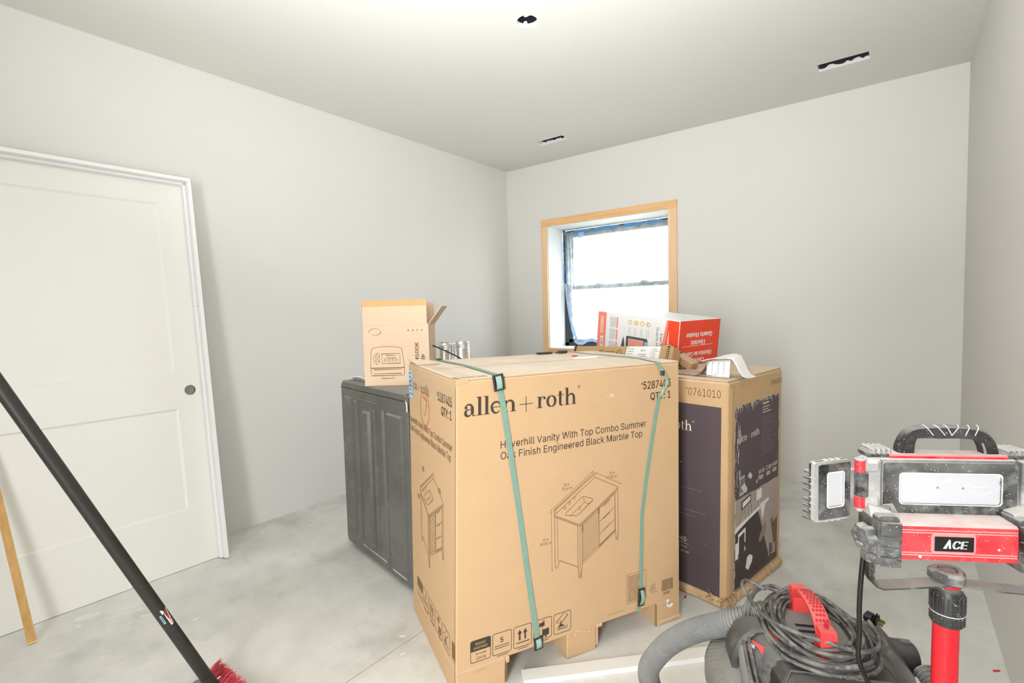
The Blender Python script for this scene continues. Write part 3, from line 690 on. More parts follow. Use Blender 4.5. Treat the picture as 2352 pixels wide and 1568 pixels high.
# ================================================================ window
YG = YB+WT
win = bpy.data.objects.new('window_1', None); C.objects.link(win); win.location = ((OX0+OX1)/2, YB, OZ0)
struct(win, 'deep window opening with dark double-hung sash')
wb = (win.location.x, win.location.y, win.location.z)
def wbox(a, b, r=0): return MB().box(sub(a, wb), sub(b, wb), r)
tk = .004
obj('reveal_board', wbox((OX0, YB-.001, OZ0), (OX0+tk, YG+.02, OZ1)), m_reveal, win)
obj('reveal_board', wbox((OX1-tk, YB-.001, OZ0), (OX1, YG+.02, OZ1)), m_reveal, win)
obj('reveal_board', wbox((OX0, YB-.001, OZ1-tk), (OX1, YG+.02, OZ1)), m_reveal, win)
obj('window_sill', wbox((OX0, YB-.001, OZ0), (OX1, YG+.02, OZ0+tk)), m_reveal, win)
fx0, fx1, fz0, fz1 = OX0+tk, OX1-tk, OZ0+tk, OZ1-tk
fr = MB()
for a, b in (((fx0, YG-.005, fz0), (fx0+.045, YG+.06, fz1)), ((fx1-.045, YG-.005, fz0), (fx1, YG+.06, fz1)),
             ((fx0, YG-.005, fz1-.035), (fx1, YG+.06, fz1)), ((fx0, YG-.005, fz0), (fx1, YG+.06, fz0+.035))):
    fr.box(sub(a, wb), sub(b, wb), .003)
obj('window_frame', fr, m_frame, win)
def sash(z0, z1, y, lab):
    x0, x1 = fx0+.045, fx1-.045
    m = MB(); w = .042
    for a, b in (((x0, y, z0), (x0+w, y+.025, z1)), ((x1-w, y, z0), (x1, y+.025, z1)), ((x0, y, z1-w), (x1, y+.025, z1)), ((x0, y, z0), (x1, y+.025, z0+.036))):
        m.box(sub(a, wb), sub(b, wb), .003)
    s = obj('sash', m, m_frame, win); s['label'] = lab
    obj('pane', wbox((x0+w-.004, y+.011, z0+.03), (x1-w+.004, y+.014, z1-w+.006)), m_glass, s)
    return s
s_up = sash(1.520, fz1-.035, YG+.03, 'upper dark sash'); s_lo = sash(fz0+.035, 1.560, YG+.0, 'lower dark sash')
obj('sash_lock', wbox((-2.36, YG-.012, 1.555), (-2.29, YG+.02, 1.575), .006).box(sub((-1.90, YG-.012, 1.555), wb), sub((-1.83, YG+.02, 1.575), wb), .006), m_frame, s_lo)
obj('pane_sticker', wbox((-2.625, YG+.0405, 1.845), (-2.335, YG+.0412, 2.03)), clear('grey_sticker', 'b8bfc2', .5), s_up)
pk = P2().rrect(-2.065, 1.915, -2.005, 2.03, .004, .004).seg((-2.06, 1.965), (-2.01, 1.965), .004)
lay('pane_sticker', pk, lambda u, v: sub((u, YG+.0405, v), wb), clear('pale_sticker_lines', 'aab4b4', .5), s_up)

# wooden casing
cas = bpy.data.objects.new('trim_1', None); C.objects.link(cas); cas.location = ((OX0+OX1)/2, YB, OZ0-.05)
struct(cas, 'unfinished tan wood casing around the window'); cb = tuple(cas.location)
CX0, CX1, CZ0, CZ1 = -2.797, -1.452, .888, 2.198
def cbox(a, b): return MB().box(sub(a, cb), sub(b, cb), .0015)
obj('casing_board', cbox((CX0, YB-.019, OZ1+.002), (CX1, YB, CZ1)), m_wood_h, cas)
obj('casing_board', cbox((CX0, YB-.018, CZ0), (OX0-.002, YB, OZ1+.0015)), m_wood_v, cas)
obj('casing_board', cbox((OX1+.002, YB-.018, CZ0), (CX1, YB, OZ1+.0015)), m_wood_v, cas)
obj('casing_board', cbox((OX0-.0018, YB-.017, CZ0), (OX1+.0018, YB, OZ0-.002)), m_wood_h, cas)

# plastic sheet masked over the window
YP = YG-.025
ps = thing('plastic_sheet', 'clear plastic sheet stuck over the window with blue tape, hanging loose at lower left', 'plastic sheet', (-2.12, YP, .96))
pb = tuple(ps.location)
edge = [(-2.700, 2.095), (-2.697, 1.95), (-2.694, 1.75), (-2.695, 1.56), (-2.681, 1.38), (-2.655, 1.22), (-2.625, 1.10), (-2.585, 1.01), (-2.535, .965)]
def film(u, v):
    i = v*(len(edge)-1); k = min(int(i), len(edge)-2); q = i-k
    ex = edge[k][0]*(1-q)+edge[k+1][0]*q; ez = edge[k][1]*(1-q)+edge[k+1][1]*q
    x = ex+(-1.56-ex)*u; zb = ez + (0 if v < .9 else (v-.9)*10*(.045*math.sin(u*9)+.02*u))
    y = YP+.010*math.sin(u*38+v*5)*math.exp(-u*9)+.004*math.sin(v*23+u*7)-.012*v*math.exp(-u*6)
    return sub((x, y, zb), pb)
obj('film', MB().grid(60, 48, film), m_film, ps, 60)
# folds gathered along the left edge
mb = MB()
for k in range(7):
    pts = [sub((edge[min(8, int(v*8))][0]+.03+.012*k+.012*math.sin(v*6+k*2), YP-.004-.004*(k % 3), edge[min(8, int(v*8))][1]+(0 if v*8 % 1 == 0 else (edge[min(8, int(v*8)+1)][1]-edge[int(v*8)][1])*(v*8 % 1))), pb) for v in [i/24*(.45+.05*k) for i in range(25)]]
    mb.tube(pts, [.001+.0035*math.sin(pi*i/24) for i in range(25)], 6)
obj('film_fold', mb, m_fold, ps, 60)
def ragged(pts, w, rnd):
    a = []; b = []
    for (x, z, nx, nz) in pts:
        d = w*(.6+.6*rnd.random()); e = .003*rnd.random()
        a.append(sub((x-nx*e, YP-.006-.004*rnd.random(), z-nz*e), pb)); b.append(sub((x+nx*d, YP-.008, z+nz*d), pb))
    return MB().loft([a, b], cap=False, closed=False)
rnd = random.Random(2)
tp = []
for (x0, x1, zz, w) in ((-2.70, -2.66, 2.10, .02), (-2.58, -2.40, 2.102, .024), (-2.36, -2.10, 2.104, .018), (-2.04, -1.86, 2.104, .026), (-1.84, -1.68, 2.107, .018)):
    n = 9
    o = obj('masking_tape', ragged([(x0+(x1-x0)*i/n, zz, 0, -1) for i in range(n+1)], w, rnd), m_bluetape, ps, None, solid(.0008))
for (z0, z1, w) in ((2.03, 1.80, .014), (1.82, 1.60, .018)):
    obj('masking_tape', ragged([(-2.712, z0+(z1-z0)*i/8, 1, 0) for i in range(9)], w, rnd), m_bluetape, ps, None, solid(.0008))
obj('masking_tape', ragged([(-2.700, 1.585, 1, -.4), (-2.697, 1.53, 1, 0), (-2.69, 1.45, 1, 0), (-2.681, 1.38, 1, 0), (-2.655, 1.22, 1, .3), (-2.625, 1.10, 1, .4), (-2.585, 1.01, 1, .5)], .034, rnd), m_bluetape2, ps, None, solid(.0008))
obj('masking_tape', ragged([(-2.60, .985, 0, 1), (-2.55, .960, 0, 1), (-2.50, .962, 0, 1), (-2.45, .99, 0, 1), (-2.40, 1.0, 0, 1), (-2.34, .985, 0, 1), (-2.2, .98, 0, 1), (-2.0, .985, 0, 1)], .03, rnd), m_bluetape2, ps, None, solid(.0008))
obj('masking_tape', ragged([(-2.70+.0635*i, 2.083, 0, -1) for i in range(19)], .008, rnd), m_bluetape, ps, None, solid(.0008))
obj('masking_tape', ragged([(-2.53+.02*i, 2.078, 0, -1) for i in range(4)], .05, rnd), m_bluetape2, ps, None, solid(.0008))
# pale tape line beside it on the reveal
obj('white_tape', ragged([(-2.7225, 2.10-.065*i, 1, 0) for i in range(10)], .012, rnd), m_white, ps)
obj('white_tape', ragged([(-2.69+.07*i, 2.117, 0, -1) for i in range(17)], .012, rnd), m_white, ps)

# ================================================================ pre-hung door leaning on the left wall
dyaw = math.radians(1.3); dlean = math.radians(5.9)
door = thing('prehung_door', 'white two-panel door in its frame leaning against the left wall', 'door', (-2.882, 1.174, 0))
wd = Vector((math.sin(dyaw), math.cos(dyaw), 0)); nh = Vector((math.cos(dyaw), -math.sin(dyaw), 0))
up = Vector((0, 0, 1))*math.cos(dlean)-nh*math.sin(dlean); nn = wd.cross(up)
if nn.dot(nh) < 0: nn = -nn
lift = .0099
def D(u, v, h): return wd*u+up*v+nn*h+Vector((0, 0, lift))
def dbox(u0, u1, v0, v1, h0, h1, r=.0015):
    return MB().box((u0, v0, h0), (u1, v1, h1), r).xf(lambda p: D(p.x, p.y, p.z))
UL = -.986   # outer left of frame
jr = obj('side_jamb', dbox(-.019, 0, 0, 2.067, -.095, 0), m_jamb, door)
jl = obj('side_jamb', dbox(UL, UL+.019, 0, 2.067, -.095, 0), m_jamb, door)
obj('head_jamb', dbox(UL, 0, 2.067, 2.086, -.095, 0), m_jamb, door)
obj('door_stop', dbox(-.031, -.019, 0, 2.067, -.0695, -.036), m_jamb, door)
obj('door_stop', dbox(UL+.019, UL+.031, 0, 2.067, -.0695, -.036), m_jamb, door)
obj('door_stop', dbox(UL+.019, -.019, 2.055, 2.067, -.0695, -.036), m_jamb, door)
# slab: front skin with panel openings and bore hole
su0, su1, sv0, sv1 = UL+.022, -.022, .0, 2.063
hf, hb = -.0705, -.0945
pu0, pu1 = su0+.125, -.147
pan = [(.300, .840), (1.032, 1.945)]
bore = [(-.0835+.027*math.cos(2*pi*k/20), .932+.027*math.sin(2*pi*k/20)) for k in range(20)]
loops = [[(su0, sv0), (su1, sv0), (su1, sv1), (su0, sv1)]]+[[(pu0, a), (pu1, a), (pu1, b), (pu0, b)] for a, b in pan]+[bore]
flat = [p for L in loops for p in L]
tris = tessellate_polygon([[Vector((p[0], p[1], 0)) for p in L] for L in loops])
mb = MB().add([tuple(D(p[0], p[1], hf)) for p in flat], tris)
mb.add([tuple(D(p[0], p[1], hb)) for p in flat], tris)
for L in loops:
    n = len(L)
    mb.add([tuple(D(p[0], p[1], hf)) for p in L]+[tuple(D(p[0], p[1], hb)) for p in L], [(i, (i+1) % n, n+(i+1) % n, n+i) for i in range(n)])
slab = obj('door_slab', mb, m_door, door)
for a, b in pan:
    d = .010; e = .0035
    r0 = [(pu0, a), (pu1, a), (pu1, b), (pu0, b)]
    r1 = [(pu0+e, a+e), (pu1-e, a+e), (pu1-e, b-e), (pu0+e, b-e)]
    r2 = [(pu0+d, a+d), (pu1-d, a+d), (pu1-d, b-d), (pu0+d, b-d)]
    m = MB().loft([[D(*p, hf) for p in r0], [D(*p, hf-.004) for p in r1], [D(*p, hf-.0085) for p in r2], [D(*p, hb+.008) for p in r2]], cap=False)
    m.add([tuple(D(*p, hf-.0085)) for p in r2], [(0, 1, 2, 3)]); m.add([tuple(D(*p, hb+.008)) for p in r2], [(0, 1, 2, 3)])
    obj('panel', m, m_door, slab)
obj('latch_bore', MB().loft([[D(-.0835+.0268*math.cos(2*pi*k/20), .932+.0268*math.sin(2*pi*k/20), h) for k in range(20)] for h in (hf, hb)], cap=False), plain('bore_edge', '8f8678', .8), slab)
obj('strike_mark', dbox(-.0192, -.0185, 1.382, 1.388, -.04, -.03, 0), m_ink3, jr)
# ================================================================ large strapped carton
W1, D1, H1 = .99, .60, 1.095
_b = [Vector(p) for p in ((-1.165, 1.160, 0), (-.710, 2.049, 0), (-1.693, 1.442, 0), (-1.238, 2.331, 0))]
_t = [Vector(p) for p in ((-1.140, 1.187, 1.094), (-.707, 2.050, 1.093), (-1.682, 1.456, 1.104), (-1.249, 2.319, 1.100))]
box1 = thing('vanity_carton', 'large brown strapped carton with big black wordmark, standing centre of the room', 'carton', (-1.2, 1.75, 0))
B1 = Vector((-1.2, 1.75, 0))
def P1(u, d, z):
    s, q, t = u/W1, d/D1, z/H1
    lo = (_b[0]*(1-s)+_b[1]*s)*(1-q)+(_b[2]*(1-s)+_b[3]*s)*q
    hi = (_t[0]*(1-s)+_t[1]*s)*(1-q)+(_t[2]*(1-s)+_t[3]*s)*q
    return lo*(1-t)+hi*t-B1
def b1(*boxes):
    m = MB()
    for a, b, r in boxes: m.box(a, b, r)
    return fine(m).xf(lambda p: P1(p.x, p.y, p.z))
ZS = .092
def wavy(poly, n):  # not used on straight edges
    return poly
obj('body', b1(((0, 0, ZS), (W1, D1, H1-.008), .005)), m_card, box1)
# the four top flaps, closed
obj('top_flap', b1(((.001, .001, H1-.0079), (W1-.001, .298, H1-.001), .002)), m_card, box1)
obj('top_flap', b1(((.001, .302, H1-.0079), (W1-.001, D1-.001, H1-.001), .002)), m_card, box1)
# pallet feet
for a, b in ((.0, .184), (.437, .566), (.866, W1)):
    obj('foot', b1(((a, 0.0005, 0), (b, D1-.0005, ZS+.004), .003)), m_card, box1)
obj('foot_seam', b1(((.8605, -.0008, .0), (.8655, .006, ZS), .0)), m_ink3, box1)
obj('foot_seam', b1(((.1845, -.0005, .006), (.1895, .01, ZS-.012), .0)), m_ink2, box1)
# folded bottom edge of the right foot and flap stubs
obj('foot_lip', b1(((.872, -.004, .002), (W1+.001, .002, .018), .002)), m_card, box1)
obj('foot_lip', b1(((.005, -.0012, ZS-.004), (.18, .0005, ZS-.001), 0)), m_card, box1)
for bx in (((.184, -.001, .070), (.200, .008, .094), .003), ((.566, .004, .012), (.580, .07, .088), .002), ((.567, -.002, .082), (.597, .012, .098), .004)): obj('flap_stub', b1(bx), m_card, box1)
rnd = random.Random(11)
mb = MB()
for k in range(20):
    u = .445+.125*rnd.random(); z = ZS-.006+.016*rnd.random(); c_ = P1(u, -.0012, z)
    ax_ = (P1(u+.01, -.0012, z)-c_)*rnd.uniform(.3, 1.0); dn = Vector((rnd.uniform(-.004, .004), rnd.uniform(-.006, .0), -rnd.uniform(.003, .014)))
    mb.add([tuple(c_-ax_*.5), tuple(c_+ax_*.6), tuple(c_+ax_*.3+dn*rnd.uniform(.6, 1.1)), tuple(c_-ax_*.3+dn*.7)], [(0, 1, 2, 3)])
obj('torn_edge', mb, card('torn_fibre', 'd8b890', 0), box1, None, solid(.0012))
# slit seam at the left front corner
obj('corner_seam', b1(((-.0012, .0075, .06), (.0006, .0095, H1-.03), 0)), m_ink2, box1)
FR = lambda u, v: P1(u, -.0009, v)
SD = lambda u, v: P1(-.0012, D1-u, v)
TP = lambda u, v: P1(u, v, H1+.0003)

def vanity(P, ox, oz, k, w=.0019):
    """outline drawing of the vanity, front-carton metres shifted by (ox, oz) and scaled k in u"""
    q = lambda u, v: (ox+(u-.380)*k, oz+(v-.359))
    S = lambda pts, ww=w, c=False: P.stroke([q(*p) for p in pts], ww, c)
    S([(.380, .566), (.380, .586), (.560, .697), (.560, .676)]); S([(.380, .566), (.386, .570), (.560, .678), (.669, .622)])
    S([(.384, .583), (.562, .692)], w*.8)
    S([(.380, .566), (.491, .508), (.669, .619)]); S([(.380, .561), (.491, .502), (.669, .613), (.669, .622)])
    S([(.386, .5715), (.386, .592)], w*.8)
    # basin and taps
    S([(.428, .560), (.432, .566), (.500, .612), (.510, .613), (.549, .598), (.551, .592), (.486, .548), (.476, .546), (.430, .556)], w, True)
    S([(.508, .612), (.512, .590), (.536, .580)], w*.8); S([(.452, .552), (.512, .590)], w*.8)
    P.arc(*q(.491, .572), .0055*k, .0055, 0, 360, w*.8)
    for (a, b) in ((.425, .586), (.446, .600), (.467, .616)): P.arc(*q(a, b), .005*k, .005, 0, 360, w*.8)
    # legs and side
    S([(.382, .559), (.384, .372), (.389, .366), (.396, .368), (.402, .392)]); S([(.393, .555), (.396, .392)], w*.8)
    S([(.402, .392), (.484, .347)], w)
    S([(.482, .507), (.484, .345), (.488, .303), (.498, .303), (.503, .345), (.501, .512)]); S([(.492, .502), (.493, .303)], w*.8)
    # louvre door
    S([(.508, .362), (.506, .505), (.576, .549), (.577, .402)], w*.8)
    for i in range(13):
        z = .372+.0108*i; S([(.509, z), (.573, z+.041)], w)
    S([(.503, .362), (.655, .455)]); S([(.503, .352), (.655, .445)], w*.8)
    # drawers
    S([(.582, .404), (.581, .553), (.655, .598), (.655, .452)], w*.8)
    for z in (.452, .502): S([(.582, z), (.655, z+.046)], w)
    for z in (.463, .510, .559): S([(.600, z), (.631, z+.021)], w*1.8)
    S([(.582, .407), (.655, .453)], w*2.4)
    S([(.655, .604), (.657, .450), (.661, .412), (.667, .412), (.671, .45), (.668, .612)])
    S([(.505, .51), (.655, .603)], w*1.6)
    S([(.504, .478), (.504, .505)], w*3); S([(.579, .533), (.579, .556)], w*3)
P = roman('allen', .026, .968, .0405, .226); lay('wordmark_print', P, FR, m_ink, box1)
P = P2(); P.rect(.236, .9868, .290, .9892); P.rect(.2618, .961, .2642, 1.015); lay('wordmark_print', P, FR, m_ink, box1)
P = roman('roth', .307, .968, .0405, .479); P.arc(.487, 1.030, .005, .005, 0, 360, .0012).text('R', .4852, 1.0275, .005, .4890); lay('wordmark_print', P, FR, m_ink, box1)
P = P2(); P.text('5287405', .797, .9925, .0305, .942, .01); P.text('#', .785, 1.010, .012, .794); P.text('QTY: 1', .834, .9465, .029, .941, .01)
P.text('Haverhill Vanity With Top Combo Summer', .163, .8435, .0255, .811); P.text('Oak Finish Engineered Black Marble Top', .163, .805, .0255, .791)
lay('printed_text', P, FR, m_ink, box1)
P = P2(); vanity(P, .380, .359, 1.0)
P.stroke([(.367, .587), (.549, .701)], .0013); P.stroke([(.568, .693), (.683, .633)], .0013); P.stroke([(.367, .579), (.371, .363)], .0013)
for a in ((.367, .587), (.549, .701), (.568, .693), (.683, .633), (.367, .579), (.371, .363)): P.disc(a[0], a[1], .0025)
P.text('36 in', .420, .667, .010, .445); P.text('91.44 cm', .413, .652, .010, .457); P.text('22 in', .629, .677, .010, .652); P.text('55.88 cm', .618, .662, .010, .663)
P.text('39 in', .332, .478, .010, .356); P.text('89.08 cm', .322, .463, .010, .368)
lay('vanity_drawing', P, FR, m_ink2, box1)
def icons(P, T, f, k):
    X = lambda u: f(u)
    xs = [(.052, .126), (.134, .206), (.215, .286), (.2955, .369), (.379, .452)]
    z0, z1 = .114, .191
    for i, (a, b) in enumerate(xs):
        c = [X(a), X(b)]
        P.rrect(c[0], z0, c[1], z1, .007*k, .0018)
    a, b = X(.052), X(.126)
    P.poly([(a, .153), (b, .153), (b, .187), (b-.005*k, .191), (a+.005*k, .191), (a, .187)])
    P.text('225 lb', X(.073), .121, .0095, X(.108)); P.text('Item weight', X(.070), .139, .006, X(.110))
    P.text('5', X(.163), .155, .018, X(.175), .02); P.rect(X(.142), .1435, X(.198), .1455); P.rect(X(.142), .1355, X(.198), .1375)
    for cx in (.2385, .2605):
        P.rect(X(cx-.0032), .139, X(cx+.0032), .165); P.poly([(X(cx-.0085), .163), (X(cx), .178), (X(cx+.0085), .163)])
    P.rect(X(.226), .1285, X(.277), .1315)
    # hand truck with tools
    P.poly([(X(.318), .1625), (X(.340), .1625), (X(.340), .176), (X(.334), .1795), (X(.324), .1755), (X(.318), .178)]); P.stroke([(X(.333), .178), (X(.333), .184), (X(.339), .184), (X(.339), .178)], .0015)
    P.poly([(X(.330), .126), (X(.358), .126), (X(.358), .151), (X(.330), .149)]); P.disc(X(.331), .1245, .004*k, .004); P.disc(X(.345), .1225, .004*k, .004); P.seg((X(.331), .148), (X(.331), .163), .0015)
    # fragile
    P.stroke([(X(.389), .158), (X(.420), .186), (X(.439), .178), (X(.409), .149)], .0018, True)
    P.text('FRAGILE', X(.394), .1265, .011, X(.438)); P.poly([(X(.394), .139), (X(.409), .150), (X(.425), .139)])
    P.stroke([(X(.408), .150), (X(.409), .163)], .0012); P.stroke([(X(.408), .15), (X(.404), .160)], .0012); P.stroke([(X(.408), .15), (X(.414), .160)], .0012)
    for i in (1, 2): P.lines(X(xs[i][0]+.016), .106, X(xs[i][1]-.012), .109, 1, .0022, .1)
    P.lines(X(.328), .106, X(.358), .109, 1, .0022, .1)
    T.text('REQUEST', X(.070), .174, .0078, X(.108), .01); T.text('ASSISTANCE', X(.063), .160, .0078, X(.115), .01)
P, T = P2(), P2(); icons(P, T, lambda u: u, 1.0)
lay('handling_icons', P, FR, m_ink, box1); lay('icon_lettering', T, lambda u, v: P1(u, -.0012, v), m_tan, box1)
P = P2(); P.rrect(.711, .139, .809, .256, .0005, .0012); P.lines(.718, .144, .803, .25, 14, .0028, .5); P.barcode(.892, .141, .951, .189, 22); P.lines(.900, .124, .935, .136, 2, .003, .05)
P.stroke([(.832, .166), (.832, .179), (.856, .186), (.857, .168), (.845, .147)], .0012, True); P.rect(.836, .163, .853, .164); P.rect(.836, .174, .853, .175); P.text('UPC', .8375, .166, .007, .852); P.disc(.860, .151, .0025)
lay('small_print', P, FR, m_ink2, box1)
P = P2(); P.arc(.934, .086, .015, .018, 185, 330, .004, .016, None, 12); P.disc(.924, .093, .007, .008); P.stroke([(.905, .09), (.918, .088)], .0012); lay('scuff', P, FR, m_white, box1)
P = P2(); P.poly([(.922, .089), (.934, .088), (.938, .092), (.930, .083)]); P.rect(.905, .0886, .914, .0896); lay('scuff', P, lambda u, v: P1(u, -.0011, v), m_card_in, box1)
P = P2()
for (u, z, r) in ((.64, .983, .010), (.62, .980, .004), (.055, .652, .002), (.155, .83, .002), (.28, .46, .002)): P.disc(u, z, r, r*.8, 9)
lay('dust_spot', P, FR, clear('dust_smudge', 'f0e8dc', .5, .9), box1)
P = P2(); P.lines(.62, .079+.035, .70, .087+.035, 1, .003, .1); P.rect(.06, .078, .11, .079); lay('scuff', P, FR, m_card_in, box1)

# left side of the carton
keep = roman('allen', .006, .991, .026, .135)
Q = roman('roth', .187, .991, .026, .298); keep.add(Q.v, Q.f); keep.rect(.148, 1.0035, .173, 1.0055).rect(.1595, .987, .1615, 1.022)
lay('side_wordmark', keep, SD, m_ink2, box1)
P = P2(); P.text('5287405', .405, .9945, .0325, .556, .01); P.text('#', .392, 1.012, .013, .402); P.text('QTY: 1', .444, .949, .031, .552, .01)
lay('side_text', P, SD, m_ink, box1)
P = P2(); P.text('Haverhill Vanity With Top Combo Summer', .012, .8435, .0255, .561); P.text('Oak Finish Engineered Black Marble Top', .012, .806, .0255, .547)
lay('side_text', P, SD, m_ink2, box1)
P = P2(); vanity(P, .158, .372, 1.05, .0026)
for (x0, y0) in ((.19, .695), (.405, .675), (.115, .56)): P.lines(x0, y0-.02, x0+.03, y0, 2, .007, .1)
lay('side_drawing', P, SD, m_ink3, box1)
P, T = P2(), P2(); icons(P, T, lambda u: .085+(u-.052)*1.12, 1.0); P.barcode(.560, .13, .597, .19, 16)
lay('side_icons', P, SD, m_ink2, box1)
P = P2(); P.arc(.236, .934, .060, .066, 0, 360, .004, None, None, 36); P.stroke([(.216, .977), (.266, .968), (.262, .955), (.238, .905)], [.009, .009, .006, .004])
P.arc(.243, .869, .018, .006, 200, 340, .006)
lay('marker_number', P, SD, m_redpen, box1)
obj('blue_label', MB().grid(2, 4, lambda u, v: P1(-.0012, D1-(.002+.070*u), .946+.119*v)), m_blue_label, box1)
P = P2(); P.lines(.012, .955, .064, 1.06, 6, .004, .6); lay('blue_label_print', P, lambda u, v: P1(-.0018, D1-u, v), m_slate, box1)
# clear tape over the top left edge, and creases
def tapef(u, v):
    d = .02+.52*u
    a = v*.14
    w = .004*math.sin(u*17)+.006*math.sin(u*7)
    return P1(-.0016, d, H1-.002-.09+a*.65+w*.3) if v < .65 else P1((v-.65)*.2-.0012, d, H1+.0016)
obj('clear_tape', MB().grid(30, 8, tapef), m_tape, box1, 40)
obj('clear_tape', MB().grid(8, 6, lambda u, v: P1(.02+.95*u, .27+.06*v, H1+.003)), m_tape, box1)
P = P2(); P.text('5287405', .03, .012, .03, .12); lay('top_print', P, TP, m_ink3, box1)
obj('lifted_corner', MB().grid(6, 6, lambda u, v: P1(-.004+.10*u, D1-.15*v, H1+.002+.010*(1-u)*(1-v))), m_card, box1, None, solid(.003))
obj('opened_corner', b1(((-.001, .0, H1-.022), (.045, .03, H1-.001), .001)).add([tuple(P1(-.003, .055, H1+.001)), tuple(P1(.004, .002, H1+.006)), tuple(P1(.02, .002, H1+.004)), tuple(P1(.01, .055, H1+.002))], [(0, 1, 2, 3)]), m_card, box1)

# plastic straps with their buckles
def strap(front, top, side_w, name='strap'):
    st = MB(); w = side_w
    def ribbon(pts, fn):
        a = []; b = []
        for i in range(len(pts)):
            p = Vector(pts[i]); q = Vector(pts[min(i+1, len(pts)-1)]); pr = Vector(pts[max(0, i-1)])
            d = (q-pr).normalized(); n = Vector((-d.y, d.x))
            a.append(fn(*(p+n*w/2))); b.append(fn(*(p-n*w/2)))
        return a, b
    a, b = ribbon(front, lambda u, v: P1(u, -.0028-.0012*math.sin(v*9), v)); st.loft([a, b], cap=False, closed=False)
    a, b = ribbon(top, lambda u, v: P1(u, v, H1+.0026)); st.loft([a, b], cap=False, closed=False)
    return obj(name, st, m_strap, box1, None, solid(.0012))
sa = strap([(.152, H1+.003), (.158, 1.05), (.171, .993), (.204, .80), (.237, .60), (.272, .36), (.3085, .125), (.312, .088)],
           [(.152, -.003), (.156, .02), (.160, .2), (.162, .36), (.146, .47), (.133, D1)], .021); sa['label'] = 'left green strap'
sb = strap([(.768, .090), (.779, .15), (.781, .20), (.789, .49), (.809, .62), (.832, .75), (.852, .85), (.868, .923), (.877, .955)],
           [(.872, -.003), (.885, .06), (.916, .154), (.905, .25), (.893, .337), (.87, .45), (.85, D1)], .017); sb['label'] = 'right green strap'
# twisted slack run of the right strap
tw = [(.877, .953, .003, .2), (.888, .975, .007, 1.1), (.902, .997, .012, 1.5), (.911, 1.018, .013, 1.2), (.905, 1.036, .010, 1.3), (.893, 1.055, .008, .8), (.884, 1.07, .006, .3), (.875, 1.085, .004, 0), (.872, H1+.003, .003, 0)]
a = []; b = []
for (u, z, d, an) in tw:
    dx = .0085*math.cos(an); dd = .0085*math.sin(an)
    a.append(P1(u+dx, -d-dd, z)); b.append(P1(u-dx, -d+dd*.4, z))
obj('strap_twist', MB().loft([a, b], cap=False, closed=False), m_strap, sb, None, solid(.0012))
def buckle(u, z, w, h, parent, an=0.0, lift_=.004, bow=.006, wr=.021):
    ca, sa_ = math.cos(an), math.sin(an)
    def q(a, b, d): return P1(u+a*ca-b*sa_, -d, z+a*sa_+b*ca)
    m = MB()
    for (x0, z0, x1, z1) in ((-w/2, -h/2, -w/2+.0055, h/2), (w/2-.0055, -h/2, w/2, h/2), (-w/2, h/2-.006, w/2, h/2), (-w/2, -h/2, w/2, -h/2+.006)):
        m.box((x0, z0, lift_-.003), (x1, z1, lift_+.005), .0012)
    m.box((-w/2+.004, -h/2+.004, lift_-.003), (w/2-.004, h/2-.004, lift_-.001))
    m.xf(lambda p: q(p.x, p.y, p.z)); bk = obj('buckle', m, m_buckle, parent)
    s = MB().grid(1, 8, lambda a, b: q((a-.5)*wr*.95, (b-.5)*(h-.006), lift_+.002+bow*math.sin(pi*b)))
    obj('strap_loop', s, plain('pale_green_strap', '9cbcae', .4), bk, None, solid(.0012)); return bk
buckle(.152, 1.0735, .040, .056, sa, .15, .005, .006, .022)
buckle(.312, .107, .034, .046, sa, .1)
buckle(.780, .152, .030, .070, sb, -.05, .006, .010, .017)
obj('strap_buckle', MB().box((-.008, -.006, 0), (.008, .006, .012), .002).xf(lambda p: P1(.889+p.x, -.004-p.z, 1.052+p.y*1.6)), m_buckle, sb)
obj('strap_buckle', MB().box((.125, D1-.03, H1+.002), (.145, D1-.002, H1+.008), .002).xf(lambda p: P1(p.x, p.y, p.z)), m_buckle, sa)
obj('strap_buckle', MB().box((.752, .545, H1+.001), (.80, .57, H1+.014), .004).box((.745, .55, H1+.001), (.755, .585, H1+.006), .002).xf(lambda p: P1(p.x, p.y, p.z)), m_buckle, sb)
ck = obj('strap_scrap', MB().box((.635, .560, H1+.001), (.72, .582, H1+.009), .002).xf(lambda p: P1(p.x, p.y, p.z)+B1), m_buckle)
tag(ck, 'short black plastic strip lying on the rear edge of the strapped carton', 'strap')
rs = obj('red_chip', MB().box((.725, .392, H1), (.752, .404, H1+.005), .001).xf(lambda p: P1(p.x, p.y, p.z)+B1), m_redbox)
tag(rs, 'tiny red plastic chip lying on top of the strapped carton', 'chip')
# ================================================================ tall carton behind
W2, D2, H2 = .60, .80, .997
_n, _r = Vector((-.569, 2.221, 0)), Vector((-.454, 2.781, 0))
_nt, _rt = Vector((-.554, 2.203, H2)), Vector((-.455, 2.833, H2))
_dv = Vector((-.976, .22, 0))*.80
B2 = Vector((-.9, 2.55, 0))
box2 = thing('tall_carton', 'tall scuffed brown carton with dark printed panels and crushed base, behind the strapped carton', 'carton', tuple(B2))
def P2m(a, d, z):
    """a along the right face away from the camera, d along the left face, z up"""
    s, q, t = a/W2, d/D2, z/H2
    lo = _n*(1-s)+_r*s; hi = _nt*(1-s)+_rt*s
    return lo*(1-t)+hi*t+_dv*q-B2
def b2(*boxes):
    m = MB()
    for a, b, r in boxes: m.box(a, b, r)
    return fine(m).xf(lambda p: P2m(p.x, p.y, p.z))
obj('body', b2(((0, 0, .0), (W2, D2, H2-.004), .010)), m_card2, box2, 30)
obj('top_flap', b2(((.004, .004, H2-.005), (W2/2-.002, D2-.004, H2), .002)), m_card2, box2)
